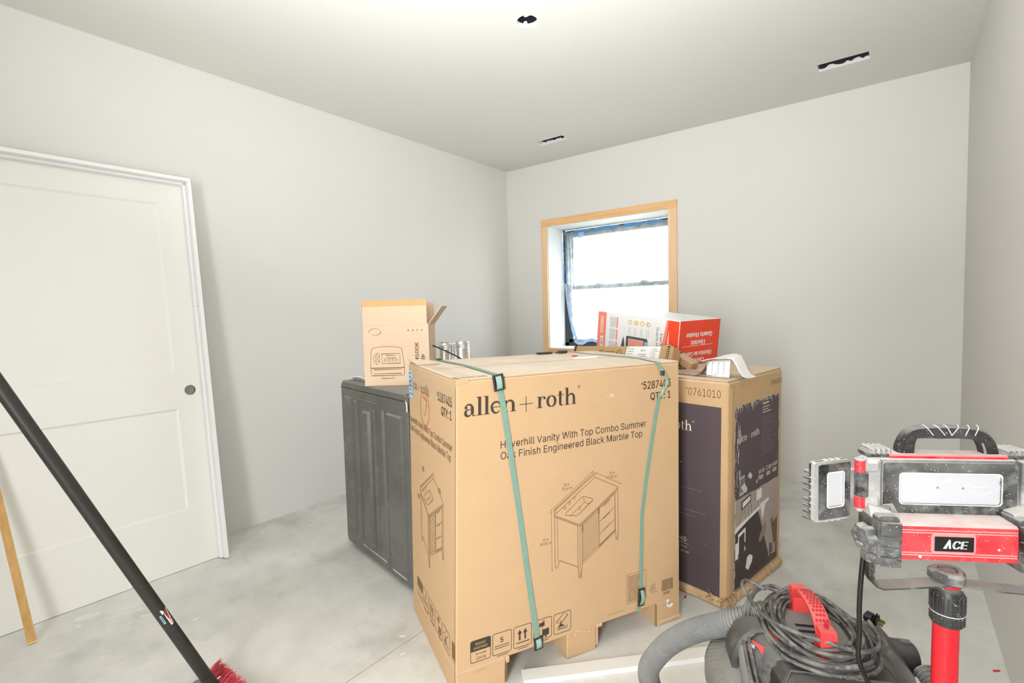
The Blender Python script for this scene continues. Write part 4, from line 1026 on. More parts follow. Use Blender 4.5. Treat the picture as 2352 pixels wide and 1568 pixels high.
obj('top_flap', b2(((W2/2+.002, .004, H2-.005), (W2-.004, D2-.004, H2), .002)), m_card2, box2)
RF = lambda u, v: P2m(u, -.0008, v)
LF = lambda u, v: P2m(-.0008, D2-u, v)
rnd = random.Random(4)
def ragged_poly(x0, z0, x1, z1, amp, n=26):
    pts = []
    for i in range(n): pts.append((x0+(x1-x0)*i/n, z0+rnd.uniform(0, amp*.3)))
    for i in range(n): pts.append((x1-rnd.uniform(0, amp*.35), z0+(z1-z0)*i/n))
    for i in range(n): pts.append((x1-(x1-x0)*i/n, z1-rnd.uniform(0, amp)))
    for i in range(n): pts.append((x0+rnd.uniform(0, amp*.7), z1-(z1-z0)*i/n))
    return pts
P = P2().poly(ragged_poly(.066, .455, .566, .878, .014)); lay('dark_panel', P, RF, m_purple, box2)
# photo of a bathroom on the lower half
R2 = lambda u, v: P2m(u, -.0012, v); R3 = lambda u, v: P2m(u, -.0016, v); R4 = lambda u, v: P2m(u, -.002, v)
P = P2().poly([(.070, .045), (.56, .050), (.562, .458), (.43, .463), (.30, .456), (.2, .462), (.068, .46)]); lay('photo_print', P, RF, plain('photo_wall', 'b3a39b', .6, var=.1, scale=9), box2)
P = P2().poly([(.075, .045), (.56, .052), (.556, .17), (.44, .075), (.26, .065)]); lay('photo_print', P, R2, plain('photo_floor', '5b4a42', .6, var=.12, scale=30), box2)
P = P2().poly([(.075, .055), (.076, .305), (.19, .34), (.44, .362), (.45, .068), (.25, .052)]); lay('photo_print', P, R2, plain('photo_cabinet', '4b3d38', .6, var=.2, scale=12), box2)
P = P2().poly([(.072, .336), (.2, .352), (.445, .383), (.445, .366), (.2, .334), (.072, .310)]); lay('photo_print', P, R3, m_whitebox, box2)
P = P2().poly([(.50, .13), (.555, .14), (.556, .26), (.50, .24)]).poly([(.46, .09), (.50, .10), (.50, .27), (.46, .26)]); lay('photo_print', P, R3, plain('photo_brown', '6e5a50', .6, var=.1), box2)
P = P2()
P.poly([(.14, .40), (.24, .418), (.24, .452), (.14, .44)]); lay('photo_print', P, R3, plain('photo_mirror_frame', '3c332f', .6), box2)
P = P2().poly([(.15, .408), (.232, .424), (.232, .446), (.15, .434)]).poly([(.30, .40), (.36, .405), (.36, .45), (.30, .45)]); lay('photo_print', P, R4, m_whitebox, box2)
P = P2(); [P.rect(.15+.034*i, .346+.004*i, .172+.034*i, .378+.006*i+.02*(i % 2)) for i in range(6)]; lay('photo_print', P, R4, plain('photo_bottle', 'cfc3b4', .5, var=.3, scale=70), box2)
P = P2().rect(.135, .345, .15, .372); lay('photo_print', P, R4, m_orange, box2)
P = P2().rect(.31, .375, .33, .41); lay('photo_print', P, R4, plain('photo_blue', '8e9cc2', .5), box2)
P = P2().poly([(.345, .375), (.40, .38), (.40, .355), (.372, .29), (.36, .33)]).poly([(.108, .21), (.108, .30), (.185, .312), (.185, .205), (.175, .205), (.175, .295), (.118, .285), (.118, .21)])
P.poly([(.19, .12), (.205, .165), (.27, .18), (.262, .13), (.22, .10)]); lay('photo_print', P, R4, m_white, box2)
P = P2().poly([(.30, .17), (.42, .22), (.415, .29), (.31, .19)]); lay('photo_print', P, R4, plain('photo_towel', '9f9186', .6, var=.2, scale=40), box2)
# torn strips showing raw board, and scratched white fibre at the edges
P = P2()
for (u0, z0, u1, z1) in ((.20, .545, .25, .530), (.13, .51, .20, .48), (.29, .495, .34, .515)):
    P.poly([(u0, z0), ((u0+u1)/2, z0+.012), (u1, z1+.006), (u1-.01, z1-.008), ((u0+u1)/2, z1-.004), (u0+.012, z0-.012)])
for i in range(26):
    u = .07+.05*rnd.random()**2*8*.12+.004; z = rnd.uniform(.5, .87); P.rect(u, z, u+.002+.003*rnd.random(), z+.01+.05*rnd.random())
for i in range(34):
    u = rnd.uniform(.08, .56); z = .878-.012*rnd.random(); L = .008+.03*rnd.random()**2; P.poly([(u, z), (u+.004+.006*rnd.random(), z), (u+.002, z-L)])
for i in range(9): z = rnd.uniform(.6, .86); P.rect(.556, z, .561, z+.03)
for i in range(14): z = rnd.uniform(.05, .45); P.rect(.070, z, .070+.005+.008*rnd.random(), z+.03)
lay('worn_print', P, R4, plain('exposed_white_fibre', 'd6d2cc', .9, var=.1, scale=40), box2)
P = P2().poly([(.118, .555), (.17, .558), (.165, .47), (.115, .47)]); lay('barcode_label', P, R3, plain('scratched_label', 'bdb8b4', .8, var=.2, scale=60), box2)
P = P2().barcode(.12, .485, .163, .545, 12); lay('barcode_label', P, R4, m_purple, box2)
P = P2().rect(.080, .19, .112, .265); lay('blank_label', P, R4, m_white, box2)
P = roman('allen', .088, .713, .021, .19); Q = roman('roth', .232, .713, .021, .326); P.add(Q.v, Q.f); lay('panel_wordmark', P, R2, m_cream, box2)
P = P2().rect(.203, .722, .222, .7245).rect(.2112, .711, .2138, .736); lay('panel_wordmark', P, R2, m_redpen, box2)
P = P2(); P.text('W', .322, .520, .020, .356); P.text('D', .413, .520, .020, .436); P.text('H', .486, .520, .020, .512)
for u in (.36, .44, .516): P.lines(u, .52, u+.04, .540, 3, .003, .3)
for u in (.33, .415, .49): P.lines(u, .492, u+.05, .512, 2, .006, .1)
P.lines(.36, .842, .44, .856, 1, .007, .1); P.rrect(.37, .864, .46, .878, .004, .0015); P.lines(.36, .80, .46, .838, 3, .004, .5)
lay('panel_text', P, R2, m_cream, box2)
P = P2(); P.lines(.345, .60, .53, .79, 18, .002, .6); lay('panel_text', P, R2, m_greytext, box2)
P = P2(); P.text('0761010', .465, .924, .022, .600); P.text('#', .45, .935, .009, .460); lay('stock_number', P, RF, m_ink2, box2)
# left face
P = P2().rect(.04, .040, .771, .882); lay('dark_panel', P, LF, m_purple, box2)
L2 = lambda u, v: P2m(-.0013, D2-u, v)
P = P2(); P.text('0761010', .617, .9215, .0335, .768); P.text('#', .605, .944, .012, .614); lay('stock_number', P, LF, m_ink2, box2)
P = roman('allen', .30, .759, .030, .46); Q = roman('roth', .525, .759, .030, .637); P.add(Q.v, Q.f); P.rect(.48, .772, .51, .7745).rect(.494, .757, .4965, .790); P.arc(.642, .803, .004, .004, 0, 360, .0012); lay('panel_wordmark', P, L2, m_cream, box2)
P = P2(); P.text('H', .565, .236, .024, .588); P.lines(.592, .236, .616, .262, 3, .0035, .3); P.rect(.55, .2285, .622, .2305); P.text('34.5 in', .565, .208, .0125, .612, .005); P.text('87,63 cm', .558, .186, .0125, .624, .005); P.disc(.580, .608, .003); P.disc(.705, .26, .0015)
P.text('W', .30, .236, .024, .335); P.text('D', .43, .236, .024, .452)
lay('panel_text', P, L2, m_cream, box2)
P = P2(); P.lines(.40, .493, .690, .4955, 1, .002, .02); P.lines(.40, .392, .707, .3945, 1, .002, .02); P.lines(.40, .368, .652, .3705, 1, .002, .02); lay('panel_text', P, L2, m_greytext, box2)
# worn corner post strip and creases
obj('corner_crease', MB().grid(3, 20, lambda u, v: P2m(.006+.05*u, -.0006-.004*math.sin(pi*u), .03+.94*v)), m_card2, box2, 40)
P = P2()
for i in range(10):
    z = rnd.uniform(.5, .97); P.poly([(.001, z), (.012*rnd.random()+.004, z+.006), (.003, z+.03)])
lay('edge_wear', P, R2, m_tan, box2)
# crushed bottom rim, torn corner
def rim(d0, d1, face, n, seed):
    r = random.Random(seed); m = MB(); a = []; b = []; c = []; e = []
    for i in range(n+1):
        q = d0+(d1-d0)*i/n; j = lambda s_: (r.random()-.5)*s_
        top = .030+.010*r.random(); out = .006+.010*r.random()
        f = (lambda off, z: P2m(q, -off, z)) if face == 'R' else (lambda off, z: P2m(-off, q, z))
        a.append(f(.0006, top)); b.append(f(out, top*.62)); c.append(f(out*.9+.004, .008)); e.append(f(.002, .001))
    m.loft([a, b, c, e], cap=False, closed=False); return m
obj('crushed_rim', rim(-.01, .60, 'R', 24, 1), m_card2, box2, None, solid(.002))
obj('crushed_rim', rim(-.01, .80, 'L', 30, 2), m_card2, box2, None, solid(.002))
mb = MB()
for i in range(70):
    an = rnd.random()*2; u = rnd.random()**1.6*.085
    base = P2m(u, -.004, 0) if an < 1 else P2m(-.004, u, 0)
    z = rnd.uniform(.006, .050); n = Vector((rnd.uniform(-1, 1), rnd.uniform(-1, .3), rnd.uniform(-.6, .6))).normalized()*rnd.uniform(.006, .019)
    p = base+Vector((0, 0, z))+Vector((.08, -.30, 0)).normalized()*.012*rnd.random()
    t2 = Vector((rnd.uniform(-1, 1), rnd.uniform(-1, 1), rnd.uniform(-.7, .7))).normalized()*.010
    mb.add([tuple(p), tuple(p+n), tuple(p+n+t2), tuple(p+t2*.8)], [(0, 1, 2, 3)])
obj('torn_corner', mb, m_card_in, box2, None, solid(.0015))

# ================================================================ red and white heater carton
hx = Vector((.277, .961, .015)); hy = Vector((-.955, .274, .111)); hz = Vector((.102, -.045, .994))
HO = Vector((-.924, 2.638, .9985))
heater = thing('heater_carton', 'red and white heater carton lying upside down on top of the tall carton', 'carton', tuple(HO))
HW, HL, HH = .38, .585, .242
def PH(a, b, c): return hx*a+hy*b+hz*c
obj('body', MB().box((0, 0, 0), (HW, HL, HH), .004).xf(lambda p: PH(p.x, p.y, p.z)), m_whitebox, heater)
obj('red_end', MB().grid(4, 1, lambda u, v: PH(.002+(HW-.004)*u, -.0008, .002+(HH-.004)*v)), m_redbox, heater)
WF = lambda u, v: PH(-.0008, u, v); WF2 = lambda u, v: PH(-.0013, u, v); WF3 = lambda u, v: PH(-.0018, u, v)
EF = lambda u, v: PH(u, -.0014, v)
def wt(P): return lay
# white long face: u from the near red edge to the far end (HL)
P = P2().poly([(.002, .002), (.105, .002), (.092, .06), (.078, .13), (.070, .238), (.002, .238)]); lay('red_print', P, WF, m_redbox, heater)
P = P2().poly([(.085, .002), (.128, .002), (.112, .07), (.095, .15), (.082, .238), (.070, .238), (.078, .13)]); lay('red_print', P, WF, m_red2, heater)
P = P2().poly([(.060, .02), (.072, .08), (.070, .14), (.064, .19), (.060, .12)]); lay('red_print', P, WF2, plain('flame_white', 'f7c3b4', .5), heater)
P = P2().rect(.515, .002, HL-.002, .238); lay('red_print', P, WF, m_red2, heater)
P = P2().rect(.535, .11, .560, .215); lay('red_print', P, WF2, plain('flame_pale', 'f6b9ab', .5), heater)
P = P2().rect(.533, .03, .556, .092); lay('white_patch', P, WF2, m_white, heater)
P = P2(); [P.rect(.537, .036+.0045*i, .552, .036+.0045*i+random.choice((.0015, .0028))) for i in range(11)]; lay('white_patch', P, WF3, m_slate, heater)
for k in range(3):
    z0 = .155-.072*k
    P = P2().rect(.437, z0, .485, z0+.062); lay('picture', P, WF, m_greybox, heater)
    P = P2().rect(.422, z0, .432, z0+.062); lay('picture', P, WF, m_red2, heater)
P = P2()
for i in range(4):
    u = .330-.043*i; P.arc(u, .199, .013, .011, 0, 360, .004)
lay('orange_icon', P, WF, m_orange, heater)
P = P2(); P.disc(.287, .199, .008, .007); P.disc(.205, .201, .005, .006); lay('orange_icon', P, WF2, plain('sun_yellow', 'f0cf7a', .5), heater)
P = P2()
for i in range(4):
    u = .340-.043*i
    for j in range(2): P.rect(u-.012*j-.003, .110+.02*random.random(), u-.012*j, .172)
lay('caption', P, WF, plain('caption_grey', 'c2c2c4', .6), heater)
def rotw(P, u0, v0):   # lettering reading downwards on the long face
    P.tr(lambda x, y: (u0-y*1.15, v0-x)); return P
P = rotw(P2().text('Quarts Heater', 0, 0, .014, .165), .144, .193); Q = rotw(P2().text('Electric', 0, 0, .014, .098), .118, .160); P.add(Q.v, Q.f); lay('carton_text', P, WF, m_slate, heater)
P = P2().poly([(.376, .112), (.366, .085), (.360, .03), (.395, .03)]).poly([(.354, .112), (.350, .118), (.205, .118), (.200, .108), (.200, .03), (.354, .03)]); lay('heater_picture', P, WF, m_slate, heater)
P = P2().rect(.226, .035, .337, .105); lay('heater_picture', P, WF2, plain('heater_glow', 'f3a894', .5, var=.2, scale=30), heater)
P = P2().rect(.203, .05, .220, .100); lay('heater_picture', P, WF2, m_paleblue, heater)
P = P2(); [P.rect(.226, .045+.02*i, .337, .048+.02*i) for i in range(3)]; lay('heater_picture', P, WF3, m_red2, heater)
# red end: upside-down lettering
def flip(P, x1, ztop): P.tr(lambda x, y: (x1-x, ztop-y)); return P
P = P2()
for (txt, xl, xr, zt, h) in (('Quarts Heater', .060, .305, .172, .026), ('Electric', .106, .240, .130, .026), ('Eléctrico de Cuartos', .030, .312, .067, .024), ('Calentador', .090, .245, .030, .024)):
    Q = flip(P2().text(txt, 0, 0, h, xr-xl, .035), xr, zt); P.add(Q.v, Q.f)
P.rect(.030, .100, .318, .102); lay('carton_text', P, EF, m_white, heater)
P = P2().rect(.002, .03, .37, .16); lay('top_flap_line', P2().rect(.10, .04, .26, .044).rect(.10, .0445, .102, .30), lambda u, v: PH(u, v, HH+.0006), m_greybox, heater)
obj('top_flap', MB().box((.02, .03, HH), (.36, .20, HH+.003), .001).xf(lambda p: PH(p.x, p.y, p.z)), m_whitebox, heater)

# ================================================================ mailer cartons in front of it
def mailer(name, label, o, ax, ay, az, L, Wd, H, black, grp):
    ax, ay, az = Vector(ax).normalized(), Vector(ay).normalized(), Vector(az).normalized()
    t = thing(name, label, 'mailer box', tuple(o), 0, grp)
    q = lambda a, b, c: ax*a+ay*b+az*c
    obj('body', MB().box((0, 0, 0), (L, Wd, H), .003).xf(lambda p: q(p.x, p.y, p.z)), m_card4, t)
    obj('tuck_flap', MB().box((L, .004, .004), (L+.004, Wd-.004, H*.62), .001).xf(lambda p: q(p.x, p.y, p.z)), m_card4, t)
    for e in black: obj('black_tape', MB().box((e, -.0008, .001), (e+.014, Wd*.9, H+.0008)).xf(lambda p: q(p.x, p.y, p.z)), m_ink, t)
    return t, q
long_ax = Vector((.66, -.145, .022)); fy = Vector((.18, .80, .35))
la = long_ax.normalized(); fz = la.cross(fy.normalized()).normalized(); fz = fz if fz.z > 0 else -fz
fz = Vector((-.02, .42, .90)); fz = (fz-la*fz.dot(la)).normalized(); fyv = fz.cross(la).normalized()
t, q = mailer('mailer_box', 'long brown mailer box with white shipping label, leaning in front of the heater carton', (-1.515, 2.538, 1.020), la, fyv, fz, .660, .070, .088, (.012, .628), 'brown mailer boxes')
ML = lambda u, v: q(u, -.0009, v); ML2 = lambda u, v: q(u, -.0014, v)
P = P2().rect(.385, .004, .590, .086); lay('shipping_label', P, ML, m_white, t)
P = P2(); P.lines(.395, .012, .44, .078, 5, .003, .5); P.text('NEW', .475, .058, .012, .505); P.lines(.465, .018, .515, .048, 3, .0035, .2); P.rect(.541, .008, .5425, .08); P.lines(.55, .012, .585, .078, 6, .003, .6); P.poly([(.39, .078), (.40, .078), (.395, .084)])
lay('shipping_label', P, ML2, m_greytext, t)
P = P2()
for (u0, u1) in ((.195, .235), (.320, .360)):
    for i in range(26): x = random.uniform(u0, u1); z = random.uniform(.018, .068); P.rect(x, z, x+.005, z+.005)
P.lines(.245, .030, .310, .062, 3, .004, .2)
for u in (.075, .10, .145): P.stroke([(u, .05), (u+.008, .03), (u+.022, .044)], .002)
lay('carton_marks', P, ML, m_ink2, t)
P = P2(); [P.rect(.631, .008+.011*i, .639, .014+.011*i) for i in range(7)]; lay('carton_marks', P, ML2, m_tan, t)
t, q = mailer('mailer_box', 'small brown mailer box lying flat under the end of the long one', (-1.060, 2.540, .9985), (.22, -.06, .0), (.08, .30, .0), (0, 0, 1), .175, .070, .022, (.15,), 'brown mailer boxes')
t, q = mailer('mailer_box', 'small brown mailer box showing its sloping end beside the red heater carton', (-.985, 2.548, 1.082), (.155, -.020, -.085), (.02, .16, .0), (.085, -.01, .155), .185, .080, .040, (.075,), 'brown mailer boxes')

# ================================================================ opened paper bag with label
bag = thing('opened_bag', 'torn brown paper mailing bag with white label flap on the tall carton', 'mailing bag', (-.66, 2.36, .998))
BB = Vector((-.66, 2.36, .998))
def g(p): return Vector(p)-BB
base = [(-.900, 2.335, .9985), (-.674, 2.300, .9985), (-.570, 2.292, .9985), (-.555, 2.40, .9985), (-.72, 2.47, .9985), (-.90, 2.44, .9985)]
obj('paper_layer', MB().grid(18, 10, lambda u, v: g((-.905+.265*u, 2.300+.05*(1-u)+.15*v, 1.0005+.010*math.sin(pi*v)*(1+.6*math.sin(u*11+v*4))*(1-abs(2*u-1)**4)))), plain('brown_paper', 'b69c8c', .75, var=.15, scale=12), bag, 60, solid(.0012))
obj('paper_layer', MB().grid(14, 6, lambda u, v: g((-.73+.07*u, 2.302+.05*v+.01*u, 1.0005+(.085*u*u)*(1-.35*v)))), plain('kraft_inside', '9d8676', .8, var=.15, scale=25), bag, 60, solid(.0012))
def labelf(u, v):
    return g((-.672+.100*u, 2.3005-.008*u-.006*math.sin(pi*v)+.018*v, .9995+.069*v+.008*u*v))
obj('white_label', MB().grid(6, 6, labelf), m_white, bag, 60, solid(.0008))
P = P2()
for u in (.22, .48, .72): P.lines(u, .2, u+.06, .9, 7, .05, .3)
P.lines(.03, .04, .30, .12, 1, .06, .1); P.rect(.34, .03, .36, .2); P.rect(.42, .03, .44, .2); P.rect(.34, .2, .44, .22)
lay('label_print', P, lambda u, v: labelf(u, v)+Vector((.0003, -.0012, 0)), m_greytext, bag)
def curl(u, v):  # u from the label side over to the right end, v from its front edge to the back
    pts = [(0, .066), (.3, .079), (.55, .086), (.68, .082), (.76, .060), (.84, .024), (.92, .006), (1.0, .001)]
    k = 0
    while k < len(pts)-2 and pts[k+1][0] < u: k += 1
    w = (u-pts[k][0])/(pts[k+1][0]-pts[k][0]); w = w*w*(3-2*w) if k in (3, 5) else w
    z = pts[k][1]*(1-w)+pts[k+1][1]*w
    return g((-.694+.190*u+.022*v, 2.288+.085*v+.012*u, 1.0005+z*(1+.14*v)+.002*math.sin(9*u+4*v)))
obj('paper_flap', MB().grid(36, 8, curl), plain('white_paper', 'f0ece8', .6, var=.02), bag, 60, solid(.001))

# ================================================================ dark dryer
DA, DCn = Vector((-2.50, 1.66, 0)), Vector((-1.765, 1.51, 0))
dx = (DCn-DA).normalized(); dL = (DCn-DA).length; dy = Vector((-dx.y, dx.x, 0)); DH = .947; DWd = .686
dryer = thing('dryer', 'dark grey clothes dryer with ribbed side panel, left of the strapped carton', 'dryer', tuple(DA+dx*dL/2+dy*DWd/2))
DB = Vector(dryer.location)
def PD(a, d, z): return DA+dx*a+dy*d+Vector((0, 0, z))-DB
def outline(inset, zb, zt, r):
    pts = []
    for (cx, cz, a0) in ((dL-r-inset, zt-r-inset, 0), (r+inset, zt-r-inset, 90), (r+inset, zb+r+inset, 180), (dL-r-inset, zb+r+inset, 270)):
        for k in range(7):
            an = math.radians(a0+k*15); pts.append((cx+r*math.cos(an), cz+r*math.sin(an)))
    return pts
zb = .022
ol = [outline(.006, zb, DH, .030), outline(0, zb, DH, .034)]
rings = [[PD(a, .0, z) for a, z in ol[0]], [PD(a, .006, z) for a, z in ol[1]], [PD(a, DWd-.006, z) for a, z in ol[1]], [PD(a, DWd, z) for a, z in ol[0]]]
body = obj('cabinet', MB().loft(rings), m_gunmetal, dryer, 40)
obj('top_panel', MB().box((.012, .004, DH-.004), (dL-.010, DWd-.004, DH+.0002), .002).xf(lambda p: PD(p.x, p.y, p.z)), m_gunmetal, dryer)
obj('top_seam', MB().box((.004, -.0012, DH-.037), (dL-.004, .002, DH-.034), .0).xf(lambda p: PD(p.x, p.y, p.z)), m_dark, dryer)
obj('corner_trim', MB().tube([PD(dL-.006, -.002, DH-.03), PD(dL+.002, -.002, DH-.045), PD(dL+.003, -.002, DH-.08)], .006, 8), m_steel, dryer, 50)
def rib(a0, a1, z0, z1, h=.006, e=.010):
    h *= 1.9
    r0 = [(a0, z0), (a1, z0), (a1, z1), (a0, z1)]; r1 = [(a0+e, z0+e), (a1-e, z0+e), (a1-e, z1-e), (a0+e, z1-e)]
    obj('pressed_rib', MB().loft([[PD(a, .0005, z) for a, z in r0], [PD(a, -h, z) for a, z in r1]], cap=True), m_gunmetal, dryer)
rib(.045, .150, .10, .868, .004); rib(.175, .215, .085, .858, .006); rib(.285, .365, .075, .815, .008); rib(.395, .42, .07, .83, .004); rib(.500, .520, .065, .84, .006); rib(.545, .70, .065, .838, .005)
for p_, q_ in (((.18, -.004, .858), (.46, .001, .870)), ((.22, -.003, .062), (.49, .001, .072)), ((.55, -.003, .050), (.69, .001, .060))): obj('rib_edge', MB().box(p_, q_, .002).xf(lambda p: PD(p.x, p.y, p.z)), m_gunmetal if p_[2] > .5 else m_hinge, dryer)
P = P2()
for k in range(9): P.stroke([(.09+.02*random.random(), .60+.012*k), (.13+.04*random.random(), .615+.014*k)], .0016)
lay('scratches', P, lambda u, v: PD(u, -.0052, v), m_greytext, dryer)
for a, d in ((.06, .06), (dL-.06, .06), (.06, DWd-.06), (dL-.06, DWd-.06)):
    obj('foot', MB().lathe([(.022, 0), (.022, .012), (.012, .014), (.012, .03)], 12, Matrix.Translation(PD(a, d, 0))), m_black, dryer, 40)
obj('front_door', MB().lathe([(.235, 0), (.235, .018), (.205, .03), (.17, .03), (.15, .02), (.0, .02)], 36, Matrix.Translation(PD(-.002, DWd/2, .46)) @ (dx*-1).to_track_quat('Z', 'Y').to_matrix().to_4x4(), cap=False), m_black, dryer, 40)
obj('control_panel', MB().box((-.006, .03, .80), (.004, DWd-.03, .92), .003).xf(lambda p: PD(p.x, p.y, p.z)), m_black, dryer)

# ---- open carton with the drawing of a machine on it
TOPZ = DH+.0012
oc = thing('open_carton', 'small open brown carton with flaps up and line drawing of a machine, on the dryer', 'carton', (-2.163, 1.578, TOPZ), math.radians(36.5))
CW, CD, CH = .335, .20, .312; th = .004
m = MB().box((0, 0, 0), (CW, th, CH)).box((0, CD-th, 0), (CW, CD, CH)).box((0, th, 0), (th, CD-th, CH)).box((CW-th, th, 0), (CW, CD-th, CH)).box((th, th, 0), (CW-th, CD-th, th))
obj('body', m, m_card3, oc)
obj('front_flap', MB().box((.001, -.001, CH), (CW-.006, .003, CH+.125), .0008), m_card3, oc)
obj('flap_strip', MB().box((.001, -.0016, CH+.093), (CW-.006, -.001, CH+.125)), plain('tan_flap_edge', 'dcaa78', .8), oc)
obj('back_flap', MB().box((.001, CD-.003, CH), (CW-.001, CD+.001, CH+.115), .0008), m_card3, oc)
fl = MB().box((0, .004, 0), (th, CD-.004, .115), .0008).xf(lambda p: Vector((CW+p.x*.81+p.z*.60, p.y, CH+p.z*.80-p.x*.6)))
obj('side_flap', fl, m_card3, oc)
fl = MB().box((0, .004, 0), (th, CD-.004, .11), .0008).xf(lambda p: Vector((.002+p.x-p.z*.1, p.y, CH+p.z)))
obj('side_flap', fl, m_card3, oc)
obj('tape_strip', MB().box((CW-.03, -.0006, .15), (CW+.0006, .02, CH-.004)), m_tape, oc)
OF = lambda u, v: (u, -.0007, v)
k = CW/152.0
def px(x, y): return ((x-838)*k, (887-y)*(CH/140.0))
P = P2(); cpts = lambda L: [px(830+a/9.8, 740+b/9.8) for a, b in L]; w = .0022
P.stroke(cpts([(225, 1040), (245, 700), (262, 610), (290, 590), (450, 562), (620, 555), (800, 566), (925, 590), (948, 612), (975, 800), (998, 1040)]), w)
P.stroke(cpts([(225, 1040), (998, 1040)]), .005); P.stroke(cpts([(225, 1040), (235, 1170), (250, 1210), (960, 1210), (990, 1190), (998, 1040)]), w)
P.stroke(cpts([(300, 1075), (920, 1075), (920, 1168), (300, 1168)]), w, True); P.stroke(cpts([(495, 1212), (468, 1275), (762, 1275), (735, 1212)]), w)
P.stroke(cpts([(490, 720), (898, 720), (898, 938), (490, 938)]), w, True); P.stroke(cpts([(595, 758), (795, 758), (795, 818), (595, 818)]), w, True)
for L in ([(408, 685), (330, 740), (290, 820), (310, 900), (390, 972), (350, 880), (350, 780)], [(460, 722), (400, 780), (385, 830), (400, 880), (440, 925), (425, 860), (430, 790)]): P.stroke(cpts(L), w, True)
lay('machine_drawing', P, OF, m_ink2, oc)
P = P2()
for i in range(4):
    cx, cy = px(830+(560+86*i)/9.8, 740+865/9.8); P.arc(cx, cy, .005, .005, 0, 360, .0014); P.stroke([(cx-.006, cy-.009), (cx, cy+.012), (cx+.006, cy-.009)], .0014)
for (x0, x1) in ((1095, 1125), (1200, 1230), (1305, 1325), (1410, 1432)): a = px(830+x0/9.8, 763); b = px(830+x1/9.8, 759); P.rect(a[0], a[1], b[0], b[1])
c0 = px(866, 763); P.arc(c0[0], c0[1], .030, .017, 20, 190, .001, .004, None, 16); P.arc(c0[0], c0[1], .030, .017, 230, 365, .001, .005, None, 14)
lay('faint_logo', P, OF, m_ink3, oc)
P = P2().text('M500K', 0, 0, .019, .104, .02); a = px(966, 833); P.tr(lambda x, y: (a[0]-y, a[1]+x-.004)); lay('model_text', P, OF, m_ink2, oc)
P = P2(); c0 = px(975.5, 824); P.arc(c0[0], c0[1]-.005, .007, .021, 0, 360, .005); P.rect(c0[0]-.003, c0[1]-.02, c0[0]+.003, c0[1]+.01); lay('model_text', P, OF, m_ink3, oc)
obj('black_cable', MB().tube(spline([(CW-.03, .10, .20), (CW+.004, .11, .192), (CW+.06, .12, .165), (CW+.13, .115, .13), (CW+.175, .10, .10), (CW+.20, .09, .05), (CW+.21, .08, .006)], 6), .0035, 8), m_cord_black, oc, 60)

# ---- things behind and beside it on the dryer
for i, (x, y, lean_, hgt, lab) in enumerate(((-2.105, 2.095, .01, .186, 'short shiny metal duct on the dryer, nearer the open carton'), (-2.015, 2.155, -.012, .190, 'short shiny metal duct on the dryer, nearer the strapped carton'))):
    t = thing('duct_piece', lab, 'duct', (x, y, TOPZ), .6*i, 'metal duct pieces on the dryer')
    prof = [(.047, 0), (.0475, .01), (.0455, .014), (.0465, .05), (.0455, .054), (.0460, hgt-.03)]
    for k_ in range(4): prof += [(.0465, hgt-.03+.007*k_), (.0450, hgt-.0265+.007*k_)]
    M = Matrix.Rotation(lean_*3, 4, 'Y')
    obj('sleeve', MB().lathe(prof, 40, M, cap=False), m_duct, t, 40, solid(.0008))
    obj('crimped_end', MB().lathe([(.0455+.0, hgt-.002), (.0448, hgt+.006)], 40, M, cap=False), m_duct, t, None, solid(.0008))
    obj('seam', MB().box((.044, -.004, .01), (.049, .004, hgt-.03), .001, M), m_steel, t)
jug = thing('white_jug', 'white plastic jug with blue label, behind the open carton on the dryer', 'jug', (-2.215, 1.99, TOPZ), .62)
obj('body', MB().box((-.045, -.035, 0), (.045, .035, .135), .012), m_white, jug, 40)
obj('neck', MB().lathe([(.03, .132), (.018, .15), (.016, .158)], 16), m_white, jug, 40)
obj('cap', MB().lathe([(.019, .152), (.019, .170), (.0, .171)], 16), m_white, jug, 40)
obj('jug_label', MB().box((-.0455, -.0356, .03), (.0455, .0356, .085), .012), m_paleblue, jug, 40)
sh = thing('instruction_sheet', 'folded white instruction sheet on the far left of the dryer top', 'paper', (-2.42, 1.79, TOPZ), -.15)
obj('sheet', MB().grid(8, 6, lambda u, v: ((u-.5)*.21, (v-.5)*.17, .002+.010*u*(1-u)+.006*math.sin(v*5)*(1-u))), m_white, sh, None, solid(.0008))
obj('sheet', MB().grid(6, 4, lambda u, v: ((u-.3)*.2, (v-.62)*.14, .009+.008*math.sin(pi*u)+.004*v)), m_white, sh, None, solid(.0008))
obj('black_print', MB().box((.03, -.05, .0165), (.075, -.02, .0185)), m_dark, sh)
# ================================================================ white board on the floor
bd = Vector((.70, .714, 0)).normalized(); bn = Vector((bd.y, -bd.x, 0))
b0 = Vector((-1.060, 1.390, 0))
board = obj('primed_board', MB().box((0, 0, .0), (.89, .058, .019), .0012).xf(lambda p: bd*p.x+bn*p.y+Vector((0, 0, p.z))), m_lumber)
board.location = b0
tag(board, 'white primed trim board lying flat on the floor in front of the strapped carton', 'board')

